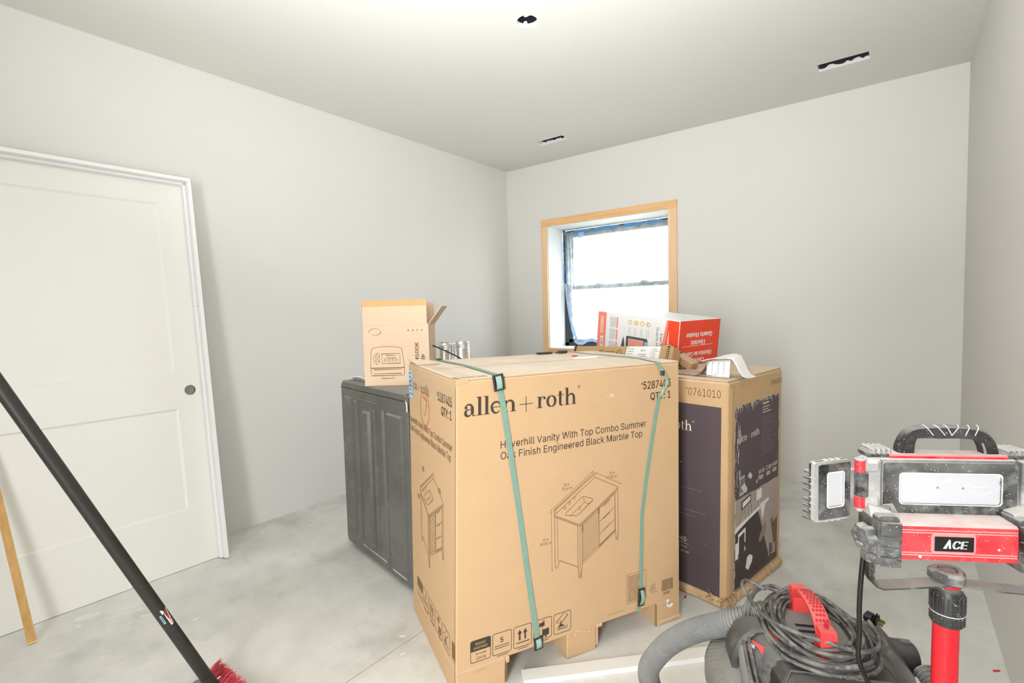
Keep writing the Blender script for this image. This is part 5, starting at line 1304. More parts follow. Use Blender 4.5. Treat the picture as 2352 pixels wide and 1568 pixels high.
# ================================================================ push broom
P0, P1_ = Vector((-1.848, .685, .030)), Vector((-1.950, .236, 1.140))
hd = (P1_-P0).normalized()
tip = P0+hd*1.52
broom = thing('push_broom', 'broom with thick black handle and red bristles, lying on its side before the door', 'broom', (-1.848, .685, 0))
BR = Vector((-1.848, .685, 0))
obj('handle', MB().tube([P0+hd*t-BR for t in (.0, .02, .3, .6, .9, 1.2, 1.5, 1.52)], [.016, .0188, .0188, .0186, .0184, .0182, .018, .012], 18), m_pole, broom, 50)
ferr = obj('ferrule', MB().tube([P0+hd*t-BR for t in (.0, .005, .065, .07)], [.0185, .0198, .0198, .019], 18), m_pole, broom, 50)
obj('rivet', MB().lathe([(.003, 0), (.0022, .002), (0, .0024)], 10, Matrix.Translation(P0+hd*.045-BR+Vector((.008, -.016, .0085))) @ Vector((.4, -.7, .5)).to_track_quat('Z', 'Y').to_matrix().to_4x4()), m_steel, ferr)
Fh = Vector((-.608, .794, 0)); Rh = Vector((.794, .608, 0))
hax = (Rh*.80-Fh*.60).normalized(); hbx = (Fh*.95+Rh*.32).normalized()
hc = Vector((-1.905, .660, 0))
def HB(a, b, z): return hc+hax*a+hbx*b+Vector((0, 0, z))-BR
obj('block', MB().prism([(-.012, -.055), (-.030, -.035), (-.030, -.008), (-.012, .012), (.33, .012), (.345, -.008), (.345, -.035), (.33, -.055)], .006, .056, lambda u, v, h: HB(u, v, h)), m_grey, broom, None, lambda o: setattr(o.modifiers.new('edge', 'BEVEL'), 'width', .008))
rnd = random.Random(9)
for i in range(16):
    mb = MB()
    for j in range(64):
        a0 = -.018+.0215*i+rnd.uniform(-.008, .008); z0 = .031+rnd.uniform(-.018, .018)
        L = .086+rnd.uniform(-.010, .004); sp = (i-7.5)*.0015+rnd.uniform(-.007, .007)
        mid = HB(a0+sp*.5, .01+L*.5, z0+rnd.uniform(-.002, .006)); end = HB(a0+sp*1.2, .01+L, z0+rnd.uniform(-.006, .016))
        mb.tube([HB(a0, .008, z0), mid, end], [.0016, .0015, .0010], 4)
    obj('bristle_tuft', mb, m_bristle, broom)
obj('white_fleck', MB().box((.052, .030, .058), (.058, .050, .061)).xf(lambda p: HB(p.x, p.y, p.z)), m_white, broom)
# sticker printed on the handle
cv = (Vector((0, 0, 1.31))-P0).normalized()
e1 = (cv-hd*cv.dot(hd)).normalized(); e2 = hd.cross(e1).normalized()
S0 = P0+hd*.375-BR
def SK(u, v, off=.0004):   # u down the handle, v around it
    an = v/.0188
    return S0-hd*u+(e1*math.cos(an)+e2*math.sin(an))*(.0188+off)
sgn = -1 if e2.dot(Rh) > 0 else 1
def fine(P, n=6): return P
def skin(name, P, off, mat):
    lay(name, P, lambda u, v: SK(u, -sgn*v*-1 if False else (v if e2.dot(Rh) > 0 else -v), off), mat, broom)
P = P2()
for i in range(10): P.add([(.006*i, .004), (.006*i+.006, .004), (.006*i+.006, .020-.001*i), (.006*i, .021-.001*i)], [(0, 1, 2, 3)])
P.poly([(-.006, .000), (.012, .000), (.008, .006), (0, .006)]); skin('sticker', P, .0005, m_white)
P = P2().text('QUICKIE', .002, .0075, .0095, .058, .02); skin('sticker_lettering', P, .0009, m_redpen)
P = P2().rect(.012, -.0095, .044, -.0035); skin('sticker', P, .0005, m_paleblue)
P = P2().lines(.015, -.0085, .041, -.0045, 1, .0025, .1); skin('sticker_lettering', P, .0009, m_slate)

# ================================================================ thin wooden stick
s0 = Vector((-2.798, .369, 0)); s1 = Vector((-2.960, .328, .550)); sdv = (s1-s0).normalized()
st = thing('wooden_stick', 'thin yellow wooden stick leaning towards the white door', 'stick', tuple(s0))
s_top = s0+sdv*.94
sa_ = Vector((.12, .99, 0)); sb_ = sdv.cross(sa_).normalized(); sa_ = sb_.cross(sdv).normalized()
rg = lambda c, w, h: [c+sa_*w+sb_*h-s0, c-sa_*w+sb_*h-s0, c-sa_*w-sb_*h-s0, c+sa_*w-sb_*h-s0]
obj('shaft', MB().loft([rg(s0+sdv*.008, .0145, .006), rg(s0+sdv*.5, .0142, .006), rg(s_top, .014, .006)]), m_stick, st)
obj('cut_end', MB().loft([rg(s0+sdv*.003, .0148, .0064), rg(s0+sdv*.009, .0148, .0064)]), m_wood_h, st)

# ================================================================ floor debris
def blob(name, label, cat, x, y, rx_, ry_, rot, h, mat, seed):
    r = random.Random(seed); n = 18; pts = []
    for k in range(n):
        a = 2*pi*k/n; q = .8+.35*r.random(); pts.append((rx_*q*math.cos(a), ry_*q*math.sin(a)))
    c, s_ = math.cos(rot), math.sin(rot)
    f = lambda u, v, z: (u*c-v*s_, u*s_+v*c, z)
    o = obj(name, MB().loft([[f(u, v, 0) for u, v in pts], [f(u*.96, v*.96, h*.7) for u, v in pts], [f(u*.7, v*.7, h) for u, v in pts]]), mat)
    o.location = (x, y, 0); tag(o, label, cat); return o
m_plaster = plain('dried_plaster', 'e9e7e1', .9, var=.03)
blob('plaster_patch', 'large white smear of dried plaster on the floor by the leaning door', 'plaster', -2.852, .556, .050, .026, 1.2, .0010, m_plaster, 1)
blob('plaster_patch', 'small white plaster drop just below the large smear near the door', 'plaster', -2.795, .515, .014, .010, .3, .0010, m_plaster, 2)
blob('plaster_patch', 'long pale plaster streak on the floor near the black broom handle', 'plaster', -2.640, .720, .030, .006, 1.0, .0008, m_plaster, 3)
blob('plaster_patch', 'white plaster drop beside the foot of the door frame', 'plaster', -3.02, 1.270, .020, .009, .9, .0008, m_plaster, 4)
blob('plaster_patch', 'white plaster drop on the bare floor right of the red bristles', 'plaster', -2.10, .975, .016, .007, .9, .0008, m_plaster, 5)
blob('plaster_patch', 'white plaster chip on the floor left of the strapped carton', 'plaster', -1.585, 1.285, .014, .007, .9, .0012, m_plaster, 6)
blob('plaster_patch', 'white plaster chip nearest the strapped carton side', 'plaster', -1.50, 1.215, .012, .006, 1.1, .0012, m_plaster, 7)
for i, (x, y, lab) in enumerate(((.300, 2.377, 'red plastic scrap on the floor against the right wall'), (-.742, 2.215, 'red plastic scrap between the strapped carton and the tall carton'))):
    o = obj('plastic_scrap', MB().box((-.012, -.004, 0), (.012, .004, .003), .001).xf(lambda p: Matrix.Rotation(.7+i, 4, 'Z') @ p), m_pole_red); o.location = (x, y, 0); tag(o, lab, 'scrap', 'red plastic scraps')

# ================================================================ shop vacuum
VC = Vector((-.142, 1.278, 0))
vac = thing('shop_vacuum', 'dusty black shop vacuum with red handle and ribbed grey hose, beside the work light', 'vacuum', tuple(VC))
eh = Vector((.43, -.90, 0)).normalized(); es = Vector((-eh.y*-1, 0, 0))
es = Vector((eh.y, -eh.x, 0))      # to the left seen from the camera
if es.dot(Rh) > 0: es = -es
def V(a, b, z): return eh*a+es*b+Vector((0, 0, z))
obj('drum', MB().lathe([(.165, .055), (.180, .07), (.195, .25), (.205, .405), (.212, .41), (.212, .425), (.200, .43)], 44, cap=True), m_vac_dark, vac, 40)
lid = obj('lid', MB().lathe([(.226, .418), (.228, .425), (.228, .448), (.224, .457), (.214, .464), (.190, .476), (.165, .487), (.150, .492), (.0, .494)], 56, cap=False), m_vac_lid, vac, 35)
mb = MB()
for k in range(92):
    a = 2*pi*k/92; c, s_ = math.cos(a), math.sin(a)
    M = Matrix.Rotation(a, 4, 'Z')
    mb.box((.196, -.0016, .4685), (.222, .0016, .4715), 0, M @ Matrix.Translation((.207, 0, .468)) @ Matrix.Rotation(.42, 4, 'Y') @ Matrix.Translation((-.207, 0, -.471)))
o = obj('lid_ribs', mb, m_vac_lid, lid); o['kind'] = 'stuff'
# motor housing
def ring(sc_f, sc_b, w, z, pw=3.2, n=40, oa=0.0):
    pts = []
    for k in range(n):
        t = 2*pi*k/n; c, s_ = math.cos(t), math.sin(t)
        a = (abs(c)**(2/pw))*(1 if c >= 0 else -1); b = (abs(s_)**(2/pw))*(1 if s_ >= 0 else -1)
        pts.append(V(a*(sc_f if a > 0 else sc_b)+oa, b*w, z))
    return pts
housing = obj('motor_housing', MB().loft([ring(.128, .135, .148, .470), ring(.128, .135, .148, .520), ring(.118, .130, .138, .548), ring(.098, .118, .115, .563), ring(.06, .08, .07, .568)]), m_vac, vac, 50)
obj('vent_deck', MB().box((-.085, -.070, .566), (.060, .062, .572), .004).xf(lambda p: V(p.x, p.y, p.z)), m_vac_lid, housing)
mb = MB()
for i in range(4):
    mb.box((-.02+.022*i, -.012, .5705), (-.010+.022*i, .030, .5728), .001)
obj('vent_slot', mb.xf(lambda p: V(p.x, p.y, p.z)), m_dark, housing)
# front hood with the sunken recess
hood = obj('front_hood', MB().loft([[V(a, b, z) for a, b in pts] for pts, z in (
    ([(.07, .128), (.165, .120), (.178, .105), (.178, -.118), (.165, -.132), (.07, -.138)], .462),
    ([(.06, .118), (.150, .108), (.162, .094), (.162, -.108), (.150, -.122), (.06, -.128)], .538),
    ([(.05, .108), (.125, .088), (.138, .076), (.138, -.098), (.128, -.110), (.05, -.118)], .557))]), m_vac_dark, vac, 25)
hood.modifiers.new('edge', 'BEVEL').width = .006
obj('hood_ridge', MB().tube([V(.158, .112, .472), V(.150, .103, .538), V(.130, .084, .560), V(.134, -.10, .560), V(.150, -.118, .535)], .0026, 8), m_vac, hood, 50)
obj('recess', MB().box((.155, -.085, .470), (.173, .065, .518), .004).xf(lambda p: V(p.x, p.y, p.z)), m_black, hood)
# side latches, arched over the housing edge
def latch(side):
    rings = []
    for (b, z, w) in ((.150, .440, .045), (.166, .470, .046), (.164, .510, .042), (.148, .545, .038), (.122, .566, .032), (.100, .568, .028)):
        c = V(-.01 if side > 0 else -.02, side*b, z); nrm = V(0, side, .6 if z > .53 else 0).normalized()
        rings.append([c+eh*w+nrm*.0, c+eh*w*.8+nrm*.010, c-eh*w*.8+nrm*.010, c-eh*w+nrm*.0])
    l = obj('latch', MB().loft(rings), m_vac, vac, 30); return l
lt = latch(1); latch(-1)
obj('side_ridge', MB().tube(spline([V(*p) for p in ((-.132, .070, .546), (-.10, .100, .550), (-.055, .124, .548), (0, .143, .538), (.04, .151, .520), (.07, .152, .490), (.085, .150, .455))], 6), .013, 12, flat=.8), m_vac_lid, vac, 50)
obj('red_badge', MB().add([tuple(V(.022, .136, .551)), tuple(V(.062, .117, .562)), tuple(V(.078, .126, .546)), tuple(V(.037, .146, .534))], [(0, 1, 2, 3)]), m_vac_red, vac, None, solid(.003, 1))
bq = [V(.0225, .1375, .5522), V(.0625, .1185, .5632), V(.0785, .1275, .5472), V(.0375, .1475, .5352)]
def BQ(u, v): return (bq[0]*(1-u)+bq[1]*u)*v+(bq[3]*(1-u)+bq[2]*u)*(1-v)+Vector((0, -.002, .0025))
lay('badge_lettering', P2().text('MAN', .04, .34, .36, .50, .02), BQ, m_white, vac)
# red smoked window
w0 = [V(-.008, .100, .5655), V(.022, .078, .5710), V(.055, .086, .5690), V(.043, .110, .5600)]
obj('red_window', MB().add([tuple(p) for p in w0]+[tuple(p-Vector((0, 0, .008))) for p in w0], [(0, 1, 2, 3), (4, 5, 6, 7), (0, 1, 5, 4), (1, 2, 6, 5), (2, 3, 7, 6), (3, 0, 4, 7)]), m_vac_red, vac)
# carrying handle with its honeycomb grip
def hp(t):   # t 0 back .. 1 front : centre line, half width
    a = -.098+.186*t
    z = .574+.066*min(1, max(0, (1-abs(2*t-1)**3.2)))
    return a, z
hw = .0165
rings = []
for i in range(25):
    t = i/24; a, z = hp(t); a2, z2 = hp(min(1, t+.01)); a1, z1 = hp(max(0, t-.01))
    tv = Vector((a2-a1, z2-z1)).normalized(); nv = Vector((-tv.y, tv.x)); h = .006
    rings.append([V(a+nv.x*h, hw-.005, z+nv.y*h), V(a+nv.x*h*.4, hw, z+nv.y*h*.4), V(a-nv.x*h, hw*.92, z-nv.y*h), V(a-nv.x*h, -hw*.92, z-nv.y*h), V(a+nv.x*h*.4, -hw, z+nv.y*h*.4), V(a+nv.x*h, -hw+.005, z+nv.y*h)])
handle = obj('handle', MB().loft(rings), m_vac_red, vac, 40)
for (a0, a1, lab) in ((-.105, -.072, 'rear'), (.062, .098, 'front')):
    obj('handle_foot', MB().loft([[V(a0-.004, hw+.002, .566), V(a1+.004, hw+.002, .566), V(a1+.004, -hw-.002, .566), V(a0-.004, -hw-.002, .566)], [V(a0, hw, .585), V(a1, hw, .585), V(a1, -hw, .585), V(a0, -hw, .585)], [V(a0+.004, hw-.001, .626), V(a1-.004, hw-.001, .626), V(a1-.004, -hw+.001, .626), V(a0+.004, -hw+.001, .626)]]), m_vac_red, handle, 30)
obj('handle_toe', MB().box((.084, -hw+.001, .563), (.124, hw-.001, .574), .005).xf(lambda p: V(p.x, p.y, p.z)), m_vac_red, handle, 40)
mb = MB()
for i in range(17):
    t = .10+.76*i/16
    for j in range(4 if i % 2 else 3):
        b = (-.0105+.007*j) if i % 2 else (-.007+.007*j)
        a, z = hp(t); a2, z2 = hp(t+.005); tv = Vector((a2-a, z2-z)).normalized(); nv = Vector((-tv.y, tv.x))
        c = V(a+nv.x*.0064, b, z+nv.y*.0064); ta = (eh*tv.x+Vector((0, 0, tv.y)))
        n3 = (eh*nv.x+Vector((0, 0, nv.y)))
        mb.add([tuple(c+ta*.0038*math.cos(k*pi/3)+es*.0030*math.sin(k*pi/3)) for k in range(6)], [tuple(range(6))])
cells = obj('grip_cells', mb, plain('handle_hollow', 'bb2a33', .6), handle); cells['kind'] = 'stuff'
obj('grip_hole', MB().lathe([(.0052, .0), (.0045, .0012), (.0, .0012)], 16, Matrix.Translation(V(.079, 0, .6325)) @ (eh*.75+Vector((0, 0, .66))).to_track_quat('Z', 'Y').to_matrix().to_4x4()), plain('handle_hole', '9e1e26', .6), handle)
# coiled mains lead thrown over the housing
rnd = random.Random(21)
for i in range(11):
    ra = .108+.030*(i/10)+rnd.uniform(-.006, .006); rb = .062+.044*(i/10)+rnd.uniform(-.004, .006); ph = rnd.uniform(-.12, .12)
    ca = .006+rnd.uniform(-.012, .012); cb_ = -.004+rnd.uniform(-.012, .010); z0 = .581+.006*(i % 3)-.009*(i/10)
    pts = []
    for k in range(40):
        a = 2*pi*k/40
        pts.append(V(ca+ra*math.cos(a+ph), cb_+rb*math.sin(a+ph)*1.05, z0+.007*math.sin(2*a+i)+.004*math.sin(3*a+2*i)+(.010*max(0, -math.cos(a)) if i < 5 else 0)-(.02*max(0, abs(math.sin(a))-.5) if i > 6 else 0)))
    obj('lead_coil', MB().tube(pts, .0042, 8, closed=True), m_cord, vac, 70)
lead = [(-.11, .07, .600), (-.135, .105, .606), (-.10, .125, .612), (-.04, .118, .606), (.02, .098, .602), (.065, .055, .604), (.095, .00, .606), (.105, -.05, .600), (.07, -.10, .588), (.02, -.125, .585), (-.03, -.128, .588)]
obj('lead_loop', MB().tube(spline([V(*p) for p in lead], 8), .0044, 8), m_cord, vac, 70)
obj('lead_loop', MB().tube(spline([V(*p) for p in ((-.10, .03, .606), (-.13, .05, .600), (-.12, .085, .592), (-.08, .112, .578), (-.02, .130, .562), (.04, .140, .548), (.09, .141, .520), (.13, .138, .480), (.17, .142, .43), (.20, .14, .36))], 8), .0044, 8), m_cord, vac, 70)
obj('lead_loop', MB().tube(spline([V(*p) for p in ((-.10, .04, .602), (-.125, .065, .596), (-.11, .095, .588), (-.07, .124, .572), (-.01, .142, .554), (.05, .151, .536), (.10, .150, .505), (.14, .146, .465), (.18, .150, .41), (.205, .15, .36))], 8), .0044, 8), m_cord, vac, 70)
pc = V(-.052, -.128, .590); pd = (eh*.62-es*.75+Vector((0, 0, -.12))).normalized(); px_ = pd.cross(Vector((0, 0, 1))).normalized(); pz_ = px_.cross(pd)
PM = Matrix(((px_.x, pd.x, pz_.x, pc.x), (px_.y, pd.y, pz_.y, pc.y), (px_.z, pd.z, pz_.z, pc.z), (0, 0, 0, 1))) @ Matrix.Diagonal((1.15, .72, 1.15, 1))
plug = obj('plug', MB().box((-.011, 0, -.008), (.011, .026, .008), .004, PM).box((-.0135, .026, -.010), (.0135, .031, .010), .003, PM).box((-.012, .031, -.009), (.012, .038, .009), .003, PM), m_cord_black, vac, 40)
obj('plug_blade', MB().box((-.0072, .038, -.0035), (-.0057, .054, .0035), 0, PM).box((.0057, .038, -.0035), (.0072, .054, .0035), 0, PM), m_brass, plug)
# inlet elbow and side hose on the right
rp = Vector((.010, 1.405, .500))-VC; rd = Vector((.86, .50, -.10)).normalized()
RM = Matrix.Translation(rp-rd*.075) @ rd.to_track_quat('Z', 'Y').to_matrix().to_4x4()
obj('hose_port', MB().lathe([(.044, 0), (.042, .055), (.037, .06), (.037, .105), (.035, .108), (.031, .108), (.031, .09)], 28, RM, cap=False), m_vac_dark, vac, 40)
obj('port_tab', MB().box((-.008, .036, .078), (.008, .0395, .103), .001, RM), m_vac, vac)
obj('inlet_shroud', MB().loft([[V(a, b, z) for a, b in pts] for pts, z in (([(.09, -.125), (.06, -.20), (-.11, -.21), (-.14, -.12)], .450), ([(.07, -.12), (.04, -.185), (-.09, -.20), (-.12, -.12)], .515), ([(.03, -.115), (.01, -.150), (-.07, -.165), (-.09, -.115)], .560))]), m_vac, vac, 30)
def hose(name, ctl, r, pitch, amp, n=16):
    pts = spline(ctl, 14); L = [0]
    for i in range(1, len(pts)): L.append(L[-1]+(pts[i]-pts[i-1]).length)
    total = L[-1]; steps = int(total/(pitch/4)); out = []; rr = []; j = 0
    for s_ in range(steps+1):
        d = total*s_/steps
        while j < len(L)-2 and L[j+1] < d: j += 1
        q = (d-L[j])/max(1e-9, L[j+1]-L[j]); out.append(pts[j]*(1-q)+pts[j+1]*q)
        rr.append(r+(amp if s_ % 4 in (0, 1) else -amp*.6))
    return obj(name, MB().tube(out, rr, n), m_hose, vac, 25)
hp_ = [(-.205, 1.335, .548), (-.262, 1.300, .549), (-.306, 1.285, .531), (-.360, 1.291, .495), (-.416, 1.296, .456), (-.479, 1.306, .395), (-.523, 1.318, .333), (-.548, 1.322, .282), (-.545, 1.324, .238), (-.508, 1.305, .212), (-.44, 1.26, .20), (-.36, 1.20, .19)]
hose('hose', [Vector(p)-VC for p in hp_], .0268, .0072, .0030, 20)
obj('hose_cuff', MB().tube(spline([Vector(p)-VC for p in ((-.50, 1.300, .215), (-.44, 1.262, .205), (-.38, 1.215, .193), (-.34, 1.185, .187))], 5), [.0305]*16, 18), m_vac_dark, vac, 40)
h2 = [(.058, 1.385, .500), (.074, 1.360, .486), (.082, 1.325, .462), (.086, 1.285, .42), (.095, 1.24, .36), (.11, 1.22, .28), (.10, 1.24, .18), (.05, 1.29, .06)]
hose('side_hose', [Vector(p)-VC for p in h2[:1]]+[Vector(p)-VC for p in h2[1:]], .0175, .009, .0022, 14)
for k in range(4):
    a = pi/4+k*pi/2; c = Vector((.155*math.cos(a), .155*math.sin(a), 0))
    f = obj('caster', MB().lathe([(.024, -.009), (.026, -.006), (.026, .006), (.024, .009)], 16, Matrix.Translation(c+Vector((0, 0, .026))) @ Matrix.Rotation(pi/2, 4, 'X')), m_black, vac, 40)
    obj('caster_fork', MB().box((-.012, -.013, .02), (.012, .013, .062), .004, Matrix.Translation(c)), m_vac_dark, f)

# ================================================================ work light on its stand
LO = Vector((.091, 1.109, .863)); ly = math.radians(29.334)
lx = Vector((math.cos(ly), math.sin(ly), 0)); lyv = Vector((-math.sin(ly), math.cos(ly), 0))
tb = LO+lx*-.006+lyv*.02
lamp = thing('work_light', 'dusty red and black LED work light with side wings on a red tripod stand', 'work light', (tb.x, tb.y, 0))
LB0 = Vector((tb.x, tb.y, 0))
def T(x, y, z): return LO+lx*x+lyv*y+Vector((0, 0, z))-LB0
def TB(*boxes):
    m = MB()
    for a, b, r in boxes: m.box(a, b, r)
    return m.xf(lambda p: T(p.x, p.y, p.z))
TF = lambda off: (lambda u, v: T(u, off, v))
def tprism(poly, y0, y1): return MB().prism(poly, y0, y1, lambda u, v, h: T(u, h, v))
def rrp(x0, z0, x1, z1, r, n=4):
    pts = []
    for (cx, cz, a) in ((x1-r, z1-r, 0), (x0+r, z1-r, 90), (x0+r, z0+r, 180), (x1-r, z0+r, 270)):
        for k in range(n+1): an = math.radians(a+90*k/n); pts.append((cx+r*math.cos(an), cz+r*math.sin(an)))
    return pts
# lower red housing, an extruded bar with grooves and a sloping top ledge
prof = [(0, .008), (0, .0155), (.0012, .0165), (0, .0175), (0, .0195), (.0012, .0205), (0, .0215), (0, .0545), (.0012, .0555), (0, .0565), (0, .0588), (.0012, .0598), (0, .0608), (0, .0660), (.004, .0695), (.058, .075), (.058, .010), (.055, .007)]
lower = obj('lower_housing', MB().loft([[T(x, y, z) for y, z in prof] for x in (-.094, .0865)]), m_red_metal, lamp)
obj('brand_plate', TB(((-.0393, -.0018, .0245), (.0200, .0005, .0496), .0006)), m_black, lamp)
P = P2()
P.poly([(-.0275, .0297), (-.0180, .0462), (-.0158, .0440), (-.0150, .0297), (-.0185, .0297), (-.0186, .0335), (-.0200, .0360), (-.0215, .0297)])
Q = P2().text('CE', -.0142, .0297, .0135, .0086, .045, .18); P.add(Q.v, Q.f); lay('plate_lettering', P, TF(-.0022), m_silver_text, lamp)
P = P2(); P.disc(-.0610, .0140, .0026); P.disc(.0580, .0300, .0020); lay('dust_blob', P, TF(-.0006), m_white, lamp)
P = P2(); P.poly(rrp(-.0445, .021, .0235, .0548, .005)); lay('dust_halo', P, TF(-.0004), clear('dust_film', 'efe6e4', .30, .9), lamp)
# end caps with their rounded ribs
def endcap(sg, name='end_cap'):
    x0, x1 = (-.0935, -.128) if sg < 0 else (.0868, .121)
    c = obj(name, tprism(rrp(min(x0, x1), .004, max(x0, x1), .082, .008), -.001, .060), m_black_dusty, lamp, 30)
    for (z0, z1, ln) in ((.050, .072, .036), (.032, .046, .040), (.014, .028, .042), (-.004, .010, .046)):
        xa = x0 - sg*.001; xb = x0 + sg*ln
        b = MB()
        pts = [(0, -.0075), (.004, -.0085), (.016, -.0085), (.030, -.004), (ln, .012), (ln, .030), (0, .030)]
        rings = [[T(x0+sg*a, y, z) for a, y in pts] for z in (z0, z0+.002, z1-.003, z1)]
        obj('cap_rib', MB().loft(rings), m_black_dusty, c, 30)
    obj('cap_shoulder', MB().loft([[T(x0-sg*-.002, .002, .070), T(x0+sg*.036, .016, .074), T(x0+sg*.036, .05, .074), T(x0-sg*-.002, .05, .070)], [T(x0+sg*.004, .018, .084), T(x0+sg*.036, .026, .092), T(x0+sg*.036, .05, .094), T(x0+sg*.004, .05, .084)]]), m_hinge, c, 30)
    return c
endcap(-1); endcap(1)
# main lamp panel
obj('panel_shell', tprism(rrp(-.104, .064, .1175, .1695, .008), .0462, .072), m_hinge, lamp, 30)
def frame_ring(x0, z0, x1, z1, ro, a0, b0, a1, b1, ri, y0, y1):
    o_ = rrp(x0, z0, x1, z1, ro, 6); i_ = rrp(a0, b0, a1, b1, ri, 6)
    return MB().loft([[T(u, y0, v) for u, v in o_], [T(u, y0, v) for u, v in i_], [T(u, y1, v) for u, v in i_], [T(u, y1, v) for u, v in o_], [T(u, y0, v) for u, v in o_]], cap=False)
panel = obj('bezel', frame_ring(-.0995, .0695, .1130, .1640, .006, -.0705, .0905, .0885, .1450, .006, .0400, .046), m_black_dusty, lamp, 30)
obj('bezel_rim', frame_ring(-.1005, .0685, .1140, .1652, .007, -.0995, .0696, .1130, .1640, .006, .0394, .046), m_hinge, panel, 30)
obj('lens_rim', frame_ring(-.0728, .0890, .0902, .1463, .007, -.0712, .0905, .0885, .1448, .006, .0393, .042), m_white, panel, 30)
obj('lens', TB(((-.072, .0425, .0895), (.0895, .0455, .1458), 0)), m_lens, panel)
P = P2(); P.disc(-.0095, .1195, .0022); P.disc(.0305, .1188, .0022); lay('lens_screw', P, TF(.0422), plain('screw_grey', '8d8f93', .4), panel)
P = P2()
for i in range(6):
    for z in (.1325, .1285, .1135, .1095): P.disc(-.0490+.0155*i, z, .0009, n=6)
for z in (.127, .107): P.disc(.064, z, .0011, n=6)
lay('led_chip', P, TF(.0421), m_led, panel)
P = P2(); P.poly([(-.010, .121), (.004, .136), (.012, .138), (.010, .133), (.002, .130), (-.006, .121)]); P.stroke([(.035, .130), (.045, .122), (.062, .122), (.074, .125)], .0014); P.stroke([(.040, .114), (.058, .108), (.075, .114)], .0018); P.stroke([(.028, .110), (.032, .098)], .0010)
lay('wipe_mark', P, TF(.0419), plain('wiped_dust', 'fafafa', .8), panel)
for (x, z) in ((-.092, .156), (-.030, .156), (.031, .156), (.092, .130), (.035, .079), (-.092, .080)):
    obj('bezel_screw', MB().lathe([(.0062, 0), (.0062, .0006), (.0052, .0006), (.0052, .0002), (0, .0003)], 18, Matrix.Translation(T(x, .0399, z)) @ (lyv*-1).to_track_quat('Z', 'Y').to_matrix().to_4x4()), m_black_dusty, panel)
obj('bezel_patch', tprism([(-.0985, .0702), (-.072, .0702), (-.083, .090), (-.0985, .088)], .0396, .0402), m_hinge, panel)
# upper housing and carrying handle
obj('upper_housing', MB().loft([[T(x, y, z) for y, z in ((.0425, .168), (.0445, .1745), (.0465, .1775), (.072, .1785), (.072, .166), (.045, .166))] for x in (-.0865, .1005)]), m_red_metal, lamp)
obj('panel_ledge', TB(((-.118, .0415, .1645), (.112, .060, .1708), .002)), m_hinge, lamp)
arch = [(-.0535, .171), (-.0535, .186), (-.0485, .203), (-.040, .2125), (-.020, .2150), (.002, .2152), (.026, .2150), (.052, .2130), (.068, .2065), (.078, .192), (.0835, .171)]
wid = [.0140, .0140, .0120, .0105, .0110, .0118, .0112, .0104, .0105, .0120, .0125]
sp = spline([(a, 0, b) for a, b in arch], 5); rings = []
for i, p in enumerate(sp):
    a = sp[max(0, i-1)]; b = sp[min(len(sp)-1, i+1)]; tv = (b-a).normalized(); nv = Vector((-tv.z, 0, tv.x)); k = i/(len(sp)-1)*(len(wid)-1); w = wid[int(k)]*(1-k % 1)+wid[min(len(wid)-1, int(k)+1)]*(k % 1)
    d = .0105
    rg_ = []
    for (cu, cv_) in ((-1, -.6), (-.7, -1), (.7, -1), (1, -.6), (1, .6), (.7, 1), (-.7, 1), (-1, .6)):
        q = p+nv*w*cu; rg_.append(T(q.x, .062+d*cv_, q.z))
    rings.append(rg_)
carry = obj('carry_handle', MB().loft(rings), m_grip, lamp, 35)
gr = MB()
for (xa, xb) in ((-.026, -.013), (-.008, .006), (.008, .0165), (.030, .0165), (.0455, .038), (.060, .053)):
    pts = [T(xa, .0600, .2272), T(xa+(xb-xa)*.06, .0556, .2272), T(xa+(xb-xa)*.25, .0511, .2236), T(xb, .0509, .2105)]
    gr.tube(pts, .0007, 6)
obj('grip_line', gr, m_white, carry)
obj('handle_hollow', MB().tube([T(.0665, .0535, .200), T(.0705, .0535, .186), T(.0725, .0535, .172)], .0022, 6), m_hinge, carry, 50)
# top corner bumpers
def bumper(x0, x1):
    b = obj('bumper', TB(((x0, .047, .168), (x1, .085, .181), .004)), m_black_dusty, lamp)
    n = 4; w = (x1-x0)*.86/n
    for i in range(n):
        xa = x0+(x1-x0)*.18+w*i*.95
        obj('bumper_rib', TB(((xa, .046, .1735), (xa+w*.7, .088, .187), .003)), m_hinge, b)
bumper(-.1205, -.079); bumper(.094, .136)
# hinges and folding wings
def hinge(sg):
    s = lambda a: a if sg < 0 else .013-a
    def hb(xa, xb, y0, y1, z0, z1, r): return TB(((s(xa), y0, z0), (s(xb), y1, z1), r))
    hg = obj('hinge', hb(-.104, -.128, .034, .066, .082, .170, .003), m_hinge, lamp, 30)
    for (z0, z1) in ((.147, .168), (.083, .103)):
        obj('red_knuckle', MB().loft([[T(s(-.1378)+.0085*math.cos(a), .038+.0085*math.sin(a), z) for a in [2*pi*k/16 for k in range(16)]] for z in (z0, z1)]), m_red_metal, hg, 40)
        obj('grey_knuckle', hb(-.107, -.133, .030, .055, z0-.001, z1+.001, .005), m_hinge, hg, 30)
    obj('black_knuckle', MB().loft([[T(s(-.1350)+.0108*math.cos(a), .039+.0108*math.sin(a), z) for a in [2*pi*k/10 for k in range(10)]] for z in (.104, .146)]), m_black_dusty, hg)
    obj('pin_cap', MB().loft([[T(s(-.1378)+r*math.cos(a), .038+r*math.sin(a), z) for a in [2*pi*k/14 for k in range(14)]] for r, z in ((.009, .168), (.009, .1705), (.005, .1715), (.005, .1735))]).loft([[T(s(-.1378)+r*math.cos(a), .038+r*math.sin(a), z) for a in [2*pi*k/14 for k in range(14)]] for r, z in ((.009, .083), (.006, .079), (.005, .076))]), m_hinge, hg, 30)
    return hg
hinge(-1); hinge(1)
